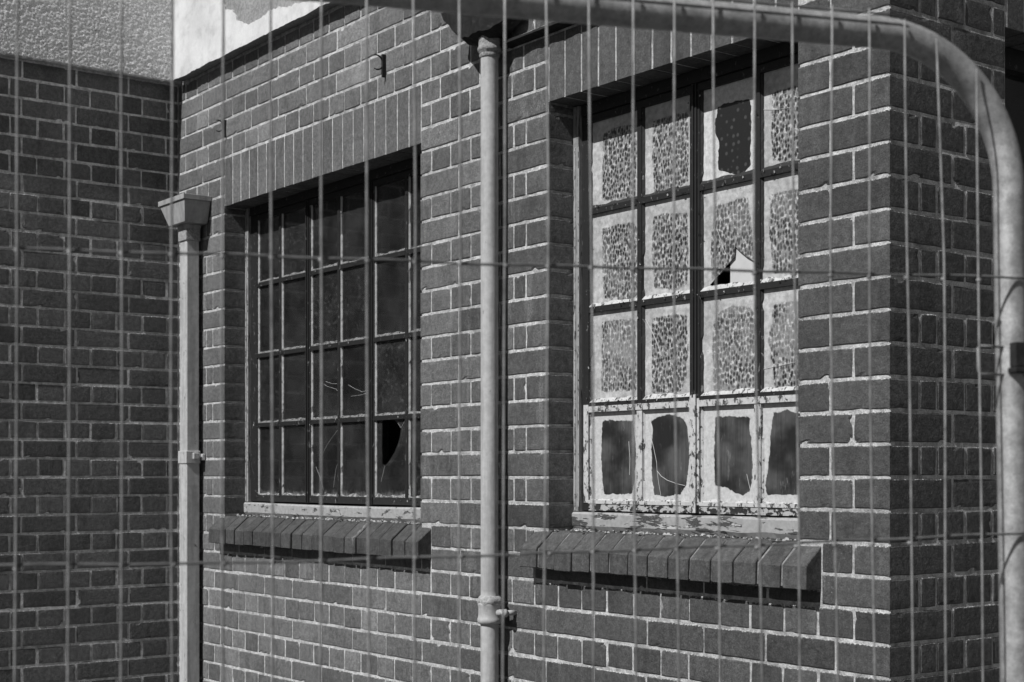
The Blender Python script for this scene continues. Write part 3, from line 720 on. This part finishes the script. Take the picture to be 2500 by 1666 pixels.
        # putty fillets at the sides and foot of every light (thin pale lines)
        for (a, b) in ((cx0 + st_l, mid - BARW / 2), (mid + BARW / 2, cx1 - st)):
            for k in range(4):
                za, zb = ZB[k] + (BARW / 2 - 0.003 if k else 0), ZB[k + 1] - (BARW / 2 + 0.001 if k < 3 else 0)
                pw = 0.0034 if kind == 'clear' else 0.006; nsg = 24
                vs = []; vs2 = []
                for i in range(nsg + 1):
                    z = za + (zb - za) * i / nsg; q = pw + nz((a, k, z), 50, 1) * 0.0016 + nz((a, k, z), 140, 2) * 0.001
                    if nz((a, 3 * k, z), 14, 6) > 0.42: q = 0.0008
                    vs += [(a, Y_C + 0.004, z), (a + max(q, 0.0006), Y_G - 0.0003, z)]
                    vs2 += [(b, Y_C + 0.004, z), (b - max(q, 0.0006), Y_G - 0.0003, z)]
                pm = 2 if kind == 'clear' else (3 if k else 1)
                c.add(vs, [(2 * i, 2 * i + 1, 2 * i + 3, 2 * i + 2) for i in range(nsg)], pm)
                c.add(vs2, [(2 * i + 1, 2 * i, 2 * i + 2, 2 * i + 3) for i in range(nsg)], pm)
            vs = []
            for i in range(31):
                x = a + (b - a) * i / 30; q = nz((x, 9, 0), 60) * 0.003 + nz((x, 2, 0), 18) * 0.009
                vs += [(x, Y_C + 0.002, ZB[0] - 0.0005), (x, Y_G - 0.0004, ZB[0] + max(0.001, 0.007 + q))]
            c.add(vs, [(2 * i, 2 * i + 2, 2 * i + 3, 2 * i + 1) for i in range(30)], 6 if kind == 'clear' else 1)
        # flakes of paint curling off the bars
        for _ in range(90 if kind != 'clear' else 70):
            if random.random() < 0.6: k = random.choice((1, 2, 3)); x, z = random.uniform(cx0 + 0.01, cx1 - 0.02), ZB[k] + random.uniform(-0.012, 0.010)
            else: x, z = random.choice((cx0 + st_l, mid, cx1 - st)) + random.uniform(-0.009, 0.009), random.uniform(ZB[1], ZB[4])
            if kind == 'clear' and random.random() < 0.5: z = random.choice((ZB[0], ZB[0], ZB[1])) + random.uniform(-0.018, 0.012)
            s1, s2 = random.uniform(0.002, 0.009), random.uniform(0.002, 0.009); tw = random.uniform(-0.004, 0.0)
            c.add([(x, Y_C - 0.001, z), (x + s1, Y_C - 0.002 + tw, z + s2 * 0.3), (x + s1 * 0.7, Y_C - 0.003 + tw, z + s2), (x - s1 * 0.2, Y_C - 0.001, z + s2 * 0.8)], [(0, 1, 2, 3)], random.choice((0, 2, 1, 0)) if kind != 'clear' else random.choice((0, 2, 1)))
        mats = [M['blackpaint'], M['whitepaint'], M['putty'], M['darkpaint'], M['darkpaint'], M['barpaint'], M['bits']]
        if kind != 'clear': mats = [M['blackpaint'], M['whitepaint'], M['putty'], M['darkpaint'], M['rotten']]
        part(c, 'casement', mats, parent=win)
        for li, (a, b) in enumerate(((cx0 + st_l - 0.004, mid), (mid, cx1 - st + 0.004))):
            a2 = a if li == 0 else mid + 0.0002; b2 = mid - 0.0002 if li == 0 else b
            col = ci * 2 + li
            for row in range(4):               # row 0 is the bottom one
                za, zb = (ZB[row] - 0.004 if row == 0 else ZB[row] + 0.0004), (ZB[row + 1] - 0.0004 if row < 3 else ZB[4] + 0.004)
                add_pane(win, kind, col, row, a2, b2, za, zb)
    # sill board under the frame
    sb = MB(); nseg = 120; vs = []
    xa, xb = x0 + 0.002, x1 - 0.002
    for i in range(nseg + 1):
        x = xa + (xb - xa) * i / nseg; wv = nz((x, 0, 4), 12) * 0.003; w2 = nz((x, 2, 4), 40) * 0.002
        sag = (-0.006 * math.sin(math.pi * min(1, max(0, (x - x0) / (x1 - x0)))) if kind == 'clear' else 0)
        top = 1.476 + sag * 0.6
        vs += [(x, 0.16, top + 0.002), (x, Y_F - 0.001, top), (x, Y_F - 0.006 + w2, top - 0.006), (x, Y_F - 0.005 + w2, 1.437 + wv + sag * 0.3), (x, Y_F + 0.004, 1.4235)]
    m = 5; fs = []
    for i in range(nseg):
        for q in range(m - 1): fs.append((i * m + q, i * m + q + 1, (i + 1) * m + q + 1, (i + 1) * m + q))
    sb.add(vs, fs, 0)
    sb.box(xa, xb, 0.10, 0.17, SILL_T + 0.001, 1.47, 0)
    for _ in range(330 if kind == 'clear' else 200):         # crumbled mortar and paint lying along its foot
        x = random.uniform(xa, xb); y = random.uniform(0.035, Y_F - 0.004) if random.random() < 0.8 else random.uniform(0.0, 0.04); r = random.choice((0.0012, 0.0018, 0.0026, 0.0045)) * random.uniform(0.7, 1.2); z = SILL_T + 0.001
        a = random.uniform(0, 6.28); vs = []
        for (dx, dy, dz) in ((-1, -1, 0), (1.3, -0.8, 0), (1, 1, 0), (-1.2, 0.9, 0), (-0.6, -0.5, 1), (0.7, -0.6, 0.8), (0.5, 0.6, 1.1), (-0.5, 0.5, 0.8)):
            vs.append((x + (dx * math.cos(a) - dy * math.sin(a)) * r * 1.3, y + (dx * math.sin(a) + dy * math.cos(a)) * r, z + dz * r * 1.2))
        sb.add(vs, [(0, 3, 2, 1), (4, 5, 6, 7), (0, 1, 5, 4), (1, 2, 6, 5), (2, 3, 7, 6), (3, 0, 4, 7)], random.choice((1, 2, 2, 0)))
    part(sb, 'sill_board', [M['sillpaint'] if kind != 'clear' else M['sillpaint2'], M['bits'], M['rotten']], parent=win)
    return win

def add_pane(win, kind, col, row, a, b, za, zb):
    hole = None; threads = []; mat = M['glass']; wash = 0.0; label = None; y = Y_G
    seed = col * 4 + row + (50 if kind != 'clear' else 0)
    if kind == 'clear':
        edge = margin_paint(0.004, 0.004, 0.008, 0.004, seed)
        if row == 0 and col in (0, 1, 2, 3, 4): edge = margin_paint(0.004, 0.004, 0.020, 0.0, seed)
        base_d = random.uniform(0.0, 0.34)
        pf = lambda x, c, w_, h_: max(base_d, min(1.0, edge(x, c, w_, h_)) * 0.9)
        if col == 4 and row == 0:
            px = [(933, 1026), (940, 1024), (962, 1026), (972, 1034), (979, 1046), (976, 1068), (970, 1088), (962, 1106), (951, 1124), (941, 1136), (933, 1134), (932, 1090)]
            hole = [pz(*q) for q in px]; label = 'broken pane with a curved black hole at its left side'
            threads += [(0.0005, [pz(940, 1138), pz(935, 1160), pz(931, 1176)]), (0.0004, [pz(972, 1034), pz(980, 1045), pz(992, 1022)])]
        if col == 2 and row == 0: threads += [(0.0004, [pz(825, 1050), pz(800, 1085), pz(786, 1112)]), (0.0004, [pz(772, 1140), pz(784, 1170), pz(790, 1196)]), (0.0004, [pz(832, 1104), pz(820, 1150), pz(815, 1190)])]
        if col == 3 and row == 1: threads += [(0.0004, [pz(851, 940), pz(868, 950), pz(885, 957), (pz(905, 952))]), (0.0004, [pz(857, 968), pz(880, 965), pz(905, 958)])]
        if col == 2 and row == 1: threads += [(0.0004, [pz(791, 938), pz(800, 944), pz(820, 950), pz(834, 963)]), (0.0004, [pz(796, 932), pz(812, 937), pz(836, 938)])]
    elif row == 0:
        mat = M['streaky']; l, r, bo, t = [(0.030, 0.022, 0.028, 0.038), (0.028, 0.020, 0.030, 0.030), (0.036, 0.016, 0.030, 0.042), (0.034, 0.02, 0.012, 0.045)][col % 4]
        pf = margin_paint(l, r, bo, t, seed, arch=0.02 if col == 1 else 0.0)
        if col == 1: threads += [(0.0007, [pz(1589, 1063), pz(1597, 1095), pz(1604, 1130), pz(1605, 1150), pz(1615, 1163), pz(1630, 1173), pz(1655, 1182), pz(1673, 1186)]), (0.0006, [pz(1605, 1150), pz(1609, 1180), pz(1614, 1209)])]
        if col == 0: threads += [(0.0009, [pz(1536, 1078), pz(1539, 1120), pz(1538, 1160)])]
        if col == 2: threads += [(0.0006, [pz(1824, 1158), pz(1831, 1190), pz(1838, 1210)])]
    else:
        mat = M['obscured']; wash = [0.35, 1.0, 0.5, 0.1][row] if col != 1 else 0.2
        l, r, bo, t = 0.034 + 0.004 * math.sin(seed), 0.018, 0.034, 0.036
        if row == 3: t = 0.050
        if col == 2 and row == 3:
            mat = M['darkpat']; pf = margin_paint(0.042, 0.022, 0.030, 0.040, seed, arch=0.015); label = 'pane with the white coat flaked off to dark patterned glass'
        else: pf = margin_paint(l, r, bo, t, seed)
        if col == 2 and row == 2:
            px = [(1728, 703), (1742, 686), (1762, 664), (1782, 639), (1792, 628), (1794, 601), (1806, 613), (1822, 626), (1842, 638), (1842, 703)]
            hole = [pz(*q) for q in px]; hole = [(min(q[0], b - 0.012), max(q[1], za + 0.010)) for q in hole]
            label = 'broken pane with a triangular hole at its foot'
            threads += [(0.0007, [pz(1750, 555), pz(1760, 585), pz(1772, 622)]), (0.0004, [pz(1794, 601), pz(1803, 575), pz(1812, 560)])]
        if col == 1 and row == 3: threads += [(0.0008, [pz(1602, 325), pz(1611, 355), pz(1618, 392), pz(1624, 440)])]
        if col == 1 and row == 1: threads += [(0.0010, [pz(1577, 780), pz(1592, 808), pz(1604, 835), pz(1616, 870)])]
        if col == 0 and row == 1: threads += [(0.0006, [pz(1513, 785), pz(1515, 830), pz(1518, 880)])]
        if col == 3 and row == 3: threads += [(0.0005, [pz(1862, 268), pz(1900, 268), pz(1935, 262)])]
        if col == 3 and row == 1: threads += [(0.0005, [pz(1862, 902), pz(1905, 893), pz(1945, 884)])]
    if kind != 'clear' and (col, row) in CLEAR:
        pp = poly_paint(CLEAR[(col, row)], 0.006 if row == 0 or (col, row) == (2, 3) else 0.010, 0.0 if row == 0 or (col, row) == (2, 3) else 0.004)
        pf = lambda x, c, w_, h_: pp(a + x, za + c)
    mb = pane_mesh(a, b, za, zb, y, pf, hole, wash, step=0.011 if kind == 'clear' else 0.0065, threads=threads)
    o = part(mb, 'pane', [mat, M['thread']], parent=win)
    if label: o['label'] = label

wclear = build_window(W1[0], W1[1], 3, [0.472, 0.927, 1.382], 'clear', 'wide dark window with clear dirty glass and pale putty lines')
wwhite = build_window(W2[0], W2[1], 2, [2.565, 3.020], 'white', 'narrower window with white-smeared patterned glass and peeling paint')
# pale board standing inside, seen through the triangular hole
b = MB(); xa = pz(1783, 670, 0.1195)[0]; b.box(xa, xa + 0.10, 0.1195, 0.1255, 2.06, 2.255)
part(b, 'inner_board', M['board'], parent=wwhite)
# window of the return wall, a plain dark one set in the same depth
f = MB()
f.box(LX - 0.16, LX - 0.09, RW[0] + 0.001, RW[0] + 0.04, 1.43, SOF - 0.001, 0); f.box(LX - 0.16, LX - 0.09, RW[1] - 0.04, RW[1] - 0.001, 1.43, SOF - 0.001, 0)
f.box(LX - 0.16, LX - 0.094, RW[0] + 0.04, RW[1] - 0.04, 2.60, SOF - 0.001, 0); f.box(LX - 0.16, LX - 0.094, RW[0] + 0.04, RW[1] - 0.04, 1.43, 1.50, 0)
for k in range(1, 3): f.box(LX - 0.15, LX - 0.10, RW[0] + 0.32 * k - 0.012, RW[0] + 0.32 * k + 0.012, 1.50, 2.60, 0)
for z in ZB[1:4]:
    for k in range(3): f.box(LX - 0.149, LX - 0.104, RW[0] + (0.04 if k == 0 else 0.32 * k + 0.012), RW[0] + (0.32 * (k + 1) - 0.012 if k < 2 else 0.92), z - 0.009, z + 0.009, 0)
wr = part(f, 'window', [M['blackpaint']], bevel=0.001); wr['label'] = 'dark window on the return wall'
g = MB(); g.box(LX - 0.128, LX - 0.124, RW[0] + 0.03, RW[1] - 0.03, 1.49, 2.61, 0, paint=0.0, wash=0.0)
part(g, 'glazing', M['glass'], parent=wr)

# dark ledge above the lintel of the right window
mb = MB(); vs = []; N = 90
for i in range(N + 1):
    x = 2.34 + (3.74 - 2.34) * i / N; j = nz((x, 0, 0), 14) * 0.004 + nz((x, 4, 0), 60) * 0.003
    vs += [(x, 0.002, LINT + 0.022), (x, -0.034 + j, LINT + 0.014), (x, -0.036 + j, LINT + 0.006 + j * 0.5), (x, 0.002, LINT + 0.001)]
mb.add(vs, [(i * 4 + q, (i + 1) * 4 + q, (i + 1) * 4 + q + 1, i * 4 + q + 1) for i in range(N) for q in range(3)] , 0)
mb.add([vs[q] for q in range(4)], [(0, 1, 2, 3)], 0); mb.add([vs[-4 + q] for q in range(4)], [(3, 2, 1, 0)], 0)
vs = []
for i in range(N + 1):
    x = 2.36 + (3.74 - 2.36) * i / N; j = nz((x, 0, 0), 14) * 0.004; k = nz((x, 8, 0), 30) * 0.006
    vs += [(x, 0.0, LINT + 0.030 + k * 0.4), (x, -0.028 + j, LINT + 0.0165 + max(0, k) * 0.2), (x, -0.031 + j, LINT + 0.0145)]
mb.add(vs, [(i * 3 + q, (i + 1) * 3 + q, (i + 1) * 3 + q + 1, i * 3 + q + 1) for i in range(N) for q in range(2)], 1)
o = part(mb, 'ledge', [M['iron'], M['lead']]); o['label'] = 'thin dark ledge over the right lintel'

# ------------------------------------------------------------------ rectangular rainwater pipe with hopper
def local(mb, name, mats, parent, origin, **k):
    return mb.build(name, mats, parent, xf=Matrix.Translation(-Vector(origin)), **k)
o1 = (0.205, -0.045, 0.0)
rp = empty('rainwater_pipe', o1, 'square grey downpipe with a tapered hopper head in the inner corner', 'downpipe')
m = MB()
m.box(0.170, 0.241, -0.074, -0.016, 0.02, 1.675); m.box(0.1715, 0.2395, -0.0725, -0.0175, 1.676, 2.59)
local(m, 'pipe', M['pipe2'], rp, o1, bevel=0.004)
m = MB(); m.box(0.166, 0.246, -0.078, -0.0145, 1.632, 1.684); m.box(0.246, 0.262, -0.052, -0.028, 1.650, 1.676); m.box(0.15, 0.262, -0.0142, -0.001, 1.645, 1.672)
local(m, 'collar', M['pipe2'], rp, o1, bevel=0.003)
m = MB(); m.box(0.167, 0.245, -0.078, -0.0145, 2.540, 2.590)
local(m, 'collar', [M['cement']], rp, o1, bevel=0.003)
m = MB()
def frus(m, b0, b1, zb, t0, t1, zt, mi=0, inner=None):
    (bx0, by0), (bx1, by1) = b0, b1; (tx0, ty0), (tx1, ty1) = t0, t1
    m.add([(bx0,by0,zb),(bx1,by0,zb),(bx1,by1,zb),(bx0,by1,zb),(tx0,ty0,zt),(tx1,ty0,zt),(tx1,ty1,zt),(tx0,ty1,zt)],
          [(0,3,2,1),(0,1,5,4),(1,2,6,5),(2,3,7,6),(3,0,4,7)], mi)
frus(m, (0.135, -0.104), (0.288, -0.004), 2.606, (0.077, -0.117), (0.314, -0.002), 2.692)
frus(m, (0.170, -0.078), (0.242, -0.014), 2.585, (0.165, -0.082), (0.247, -0.010), 2.605)
m.add([(0.080,-0.113,2.70),(0.311,-0.113,2.70),(0.311,-0.004,2.70),(0.080,-0.004,2.70),(0.15,-0.09,2.615),(0.28,-0.09,2.615),(0.28,-0.01,2.615),(0.15,-0.01,2.615)],
      [(0,1,5,4),(1,2,6,5),(2,3,7,6),(3,0,4,7),(4,5,6,7)], 0)
m2 = MB(); X0, X1, Y0, Y1 = 0.071, 0.320, -0.123, -0.001
for (a, b, c, d) in ((X0, X1, Y0, Y0 + 0.008), (X0, X1, Y1 - 0.006, Y1), (X0, X0 + 0.008, Y0 + 0.008, Y1 - 0.006), (X1 - 0.008, X1, Y0 + 0.008, Y1 - 0.006)): m2.box(a, b, c, d, 2.693, 2.714)
hp_ = local(m, 'hopper_head', M['hopper'], rp, o1, bevel=0.002)
m3 = MB(); m3.v = m2.v; m3.f = m2.f; m3.mi = m2.mi
m3.build('rim', M['hopper'], hp_, xf=Matrix.Translation(-Vector(o1)), bevel=0.0015)

# ------------------------------------------------------------------ round downpipe with the broken gutter outlet
PX, PY, PR = 2.305, -0.052, 0.027
o2 = (PX, PY, 0.0)
dp = empty('round_downpipe', o2, 'round light grey downpipe between the two windows', 'downpipe')
def lathe(prof, n=36, seedj=0.0, cx=PX, cy=PY):
    m = MB(); vs = []
    for (r, z) in prof:
        for k in range(n):
            a = 2 * math.pi * k / n; rr = r + (nz((math.cos(a), math.sin(a), z * 20), 2.5, 3) * seedj)
            vs.append((cx + rr * math.cos(a), cy + rr * math.sin(a), z))
    m.add(vs, [(i * n + k, i * n + (k + 1) % n, (i + 1) * n + (k + 1) % n, (i + 1) * n + k) for i in range(len(prof) - 1) for k in range(n)]); return m
m = lathe([(PR, 0.02 + (1.16 - 0.02) * k / 30) for k in range(31)]); local(m, 'pipe', M['pipe'], dp, o2, smooth=True)
m = lathe([(PR - 0.0005, 1.20)] + [(PR - 0.0005, 1.20 + (2.84 - 1.20) * k / 40) for k in range(41)]); local(m, 'pipe', M['pipe'], dp, o2, smooth=True)
m = lathe([(PR, 1.140), (0.0345, 1.143), (0.0365, 1.150), (0.0365, 1.156), (0.0345, 1.160), (0.0335, 1.170), (0.0335, 1.192), (0.0355, 1.197), (0.036, 1.202), (0.033, 1.206), (PR - 0.001, 1.206)])
m.tube([(PX + 0.028, PY + 0.008, 1.176), (PX + 0.060, PY + 0.022, 1.176)], [0.011, 0.008], 12); m.tube([(PX + 0.057, PY + 0.006, 1.176), (PX + 0.059, PY + 0.018, 1.176)], [0.012, 0.0125], 14); m.tube([(PX + 0.058, PY + 0.018, 1.176), (PX + 0.060, -0.001, 1.176)], 0.008, 14); m.tube([(PX + 0.057, PY + 0.001, 1.176), (PX + 0.057, PY + 0.006, 1.176)], 0.006, 6)
m.tube([(PX - 0.03, PY + 0.012, 1.176), (PX - 0.06, PY + 0.03, 1.176)], 0.010, 12); m.tube([(PX - 0.06, PY + 0.018, 1.176), (PX - 0.06, -0.001, 1.176)], 0.012, 14)
local(m, 'socket', M['pipe'], dp, o2, smooth=True, bevel=None)
m = lathe([(PR - 0.001, 1.226), (0.031, 1.222), (0.036, 1.214), (0.0375, 1.206), (0.034, 1.198)], seedj=0.006); local(m, 'cement_collar', M['cement'], dp, o2, smooth=True)
m = lathe([(PR, 2.822), (0.0305, 2.826), (0.031, 2.832), (0.029, 2.838), (0.0345, 2.842), (0.036, 2.848), (0.035, 2.853), (0.0325, 2.858), (0.0325, 2.882), (0.0345, 2.886), (0.036, 2.892), (0.034, 2.899), (0.030, 2.903), (0.026, 2.915), (0.022, 2.918)], seedj=0.0015)
local(m, 'socket', M['cement'], dp, o2, smooth=True)
# broken iron gutter outlet left on top of the pipe
og = (2.3, -0.05, 2.9)
m = MB(); N = 40; vs = []; th = []
for i in range(N + 1):
    t = i / N; x = 2.130 + 0.30 * t
    lift = max(0, (2.225 - x)) * 0.85 + max(0, x - 2.35) * 0.5
    front = -0.104 + max(0, x - 2.33) * 0.6 + nz((x, 0, 0), 25) * 0.006
    for (yy, zz) in ((front, 2.985), (front - 0.004, 2.955), (front + 0.004, 2.892), (front + 0.030, 2.876), (-0.016, 2.882), (-0.004, 2.915), (-0.002, 2.985)):
        jz = nz((x, yy, 0), 40) * 0.006 if yy < -0.05 else 0
        vs.append((x , yy, min(2.99, zz + lift + jz)))
q = 7; m.add(vs, [(i * q + j, i * q + j + 1, (i + 1) * q + j + 1, (i + 1) * q + j) for i in range(N) for j in range(q - 1)])
g_ = MB(); g_.v = m.v; g_.f = m.f; g_.mi = m.mi
ob = g_.build('broken_gutter', M['iron'], None, xf=Matrix.Translation(-Vector(og))); ob.location = og
sol = ob.modifiers.new('thick', 'SOLIDIFY'); sol.thickness = 0.004
tag(ob, 'rusted broken gutter outlet over the top of the round downpipe', 'gutter')

# ------------------------------------------------------------------ two iron hooks in the wall
def hook(x, z, label, s=1.0):
    o = (x, 0, z); h = empty('wall_hook', o, label, 'hook', 'iron hooks driven into the sunlit wall')
    m = MB(); m.box(x - 0.004, x + 0.004, -0.014, 0.004, z - 0.040 * s, z + 0.036 * s); local(m, 'spike', M['iron'], h, o, bevel=0.001)
    for sg in (1, -1):
        m = MB(); R = 0.024 * s
        pts = [(x, -0.010 - R + R * math.cos(a) * 1.0, z + 0.006 + sg * R * math.sin(a)) for a in [0.25 + (2.0 - 0.25) * k / 10 for k in range(11)]]
        pts = [(x, -0.006, z + 0.006 + sg * 0.012 * s)] + pts
        m.tube(pts, [0.0035] * 4 + [0.0032 - 0.0002 * k for k in range(8)], 6); local(m, 'prong', M['iron'], h, o, smooth=True)
hook(1.640, 2.955, 'iron hook with two curled prongs, above the right half of the dark window', 1.0)
hook(0.445, 2.966, 'iron hook with closed ring-like prongs, above the left edge of the dark window', 0.92)

# ------------------------------------------------------------------ temporary mesh fence panel in the foreground
A = Vector((4.6198, -2.2578, 1.5775)); e_ = Vector((0.31891, 0.94778, 0)); u_ = Vector((-0.018954, 0.006378, 0.9998)); n_ = Vector((0.947595, -0.318849, 0.019999))
def FP(s, h, d=0.0): return A + e_ * s + u_ * h + n_ * d
BOT = -1.42
of = FP(-0.7, BOT - 0.10, -0.02); of.z = 0
fence = empty('fence_panel', of, 'galvanised temporary fence panel with a round-cornered tube frame and wire mesh', 'fence')
TR = 0.0168
def rail_h(s): return 0.4743 + 0.016 * (s - 0.657)
s1, hv = 1.0562, 0.318
path = []
sl = -2.36
top_l = [(sl + (0.897 - sl) * k / 40) for k in range(41)]
left = [(sl - 0.155, BOT - 0.12), (sl - 0.155, BOT), (sl - 0.155, 0.0), (sl - 0.155, rail_h(sl) - 0.15)] + [(sl - 0.155 + 0.155 * (1 - math.cos(a)), rail_h(sl) - 0.15 + 0.15 * math.sin(a)) for a in [math.pi / 2 * k / 14 for k in range(1, 14)]]
right = [(0.897 + (s1 - 0.897) * math.sin(a), hv + (rail_h(0.897) - hv) * math.cos(a)) for a in [math.pi / 2 * k / 18 for k in range(1, 19)]]
down = [(s1 + 0.003 * (hv - h), h) for h in (0.2, 0.0, -0.3, -0.8, BOT, BOT - 0.12)]
m = MB(); m.tube([FP(s, h, -0.0224) for s, h in left + [(s, rail_h(s)) for s in top_l] + right + down], TR, 28)
m.tube([FP(sl - 0.155 + TR, BOT, -0.021), FP(s1 - TR, BOT, -0.021)], 0.014, 16)
local(m, 'tube_frame', M['galv'], fence, of, smooth=True)
top_dev = [2.3,1.3,0.8,-0.5,-0.0,-0.9,2.4,-0.7,-0.0,0.8,1.6,-0.1,0.4,1.4,1.6,1.2,1.9,1.6,1.7,1.4,1.2,-4.5,-0.3]
mid_dev = [0.7,-0.1,-0.3,-1.3,-0.6,-0.5,0.2,-0.3,0.7,0.2,1.6,-0.0,0.2,0.3,0.4,0.4,0.3,0.6,-1.6,-0.4,-0.5,-0.0,0.1]
bot_dev = [-0.5,-1.0,-0.8,-1.7,-1.6,-1.8,-1.4,-1.7,-1.4,-2.3,-5.4,-6.9,-0.1,-0.8,0.2,1.9,3.0,2.4,0.9,0.1,2.8,-1.9,-2.6]
m = MB(); WR = 0.00125
for k in range(-56, 23):
    s = 0.01310 + 0.0449 * k
    if 0 <= k < 23: dt, dm, db = top_dev[k], mid_dev[k], bot_dev[k]
    else: dt, dm, db = random.uniform(-2, 2), random.uniform(-1, 1), random.uniform(-2, 2)
    ht = rail_h(s) + 0.0165
    if k == 20: ht = 0.487
    if k == 21: ht = 0.470
    if k == 22: ht = 0.442
    ph = random.uniform(0, 6)
    pts = []
    for i in range(25):
        h = ht + (BOT - 0.012 - ht) * (i / 24)
        if h > 0.24: d = dm + (dt - dm) * (h - 0.24) / 0.22
        elif h > -0.2: d = dm + (db - dm) * (0.24 - h) / 0.44
        else: d = db
        pts.append(FP(s + d / 1000 + 0.0006 * math.sin(h * 9 + ph), h, 0.0008 * math.sin(h * 7 + ph)))
    m.tube(pts, WR, 7)
def hor(pts, hoff=0.0):
    P = [(s, h + hoff) for s, h in pts]; out = []
    for k in range(int((s1 + 0.23 - sl) / 0.0225) + 2):
        s = sl - 0.17 + 0.0225 * k
        if s > s1 + 0.022: break
        for (a, b) in zip(P[:-1], P[1:]):
            if a[0] <= s <= b[0]: h = a[1] + (b[1] - a[1]) * (s - a[0]) / (b[0] - a[0])
        if s < P[0][0]: h = P[0][1]
        if s > P[-1][0]: h = P[-1][1] 
        out.append(FP(s, h + 0.0006 * math.sin(s * 40), -0.0030 + 0.0006 * math.sin(s * 70)))
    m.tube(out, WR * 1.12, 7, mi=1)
hor([(-3, 0.16), (0.0, 0.1997), (0.213, 0.2037), (0.4635, 0.2061), (1.1, 0.2190)])
hor([(-3, -0.10), (0.0, -0.0768), (0.2122, -0.0785), (0.4616, -0.075), (0.7087, -0.0699), (1.1, -0.0598)])
for hh in (-0.36, -0.64, -0.92, -1.20): hor([(-3, hh - 0.03), (1.1, hh + 0.01)])
top_w = [FP(s, rail_h(s) + 0.0135, -0.003) for s in [sl + (0.912 - sl) * k / 60 for k in range(61)]]; m.tube(top_w, WR, 7)
for k in range(-8, 23):
    for (h0, sl_) in ((0.2045, 0.0145), (-0.0755, 0.012)):
        s_ = 0.01310 + 0.0449 * k + (mid_dev[k] / 1000 if 0 <= k < 23 and h0 > 0 else 0); h = h0 + (s_ - 0.46) * sl_
        m.tube([FP(s_ - 0.0022, h, -0.0012), FP(s_ + 0.0022, h + 0.0003, -0.0012)], [0.0021, 0.0023], 6)
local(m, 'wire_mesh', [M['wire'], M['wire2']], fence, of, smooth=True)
# coupler on the upright: a folded band with its bolt, and the loop on the inner side
m = MB()
def fbox(m, s0, s1_, h0, h1, d0, d1, mi=0):
    vs = [FP(s, h, d) for s in (s0, s1_) for h in (h0, h1) for d in (d0, d1)]
    m.add(vs, [(0, 1, 3, 2), (4, 6, 7, 5), (0, 4, 5, 1), (2, 3, 7, 6), (0, 2, 6, 4), (1, 5, 7, 3)], mi)
fbox(m, 1.0445, 1.075, 0.120, 0.147, -0.009, 0.002); fbox(m, 1.0425, 1.075, 0.1135, 0.1195, -0.010, 0.004); fbox(m, 1.062, 1.075, 0.110, 0.150, -0.045, -0.004)
local(m, 'coupler', M['iron'], fence, of, bevel=0.001)
m = MB(); m.tube([FP(1.042, 0.1430, -0.016), FP(1.0105, 0.1430, -0.014), FP(1.0082, 0.1405, -0.014), FP(1.0082, 0.1160, -0.014), FP(1.0105, 0.1125, -0.014), FP(1.042, 0.1125, -0.016)], 0.0015, 8)
local(m, 'coupler_loop', M['wire'], fence, of, smooth=True)

# ------------------------------------------------------------------ ground
m = MB(); m.add([(-200, -200, 0), (200, -200, 0), (200, 200, 0), (-200, 200, 0)], [(0, 1, 2, 3)])
g = m.build('ground', M['ground']); tag(g, kind='structure')
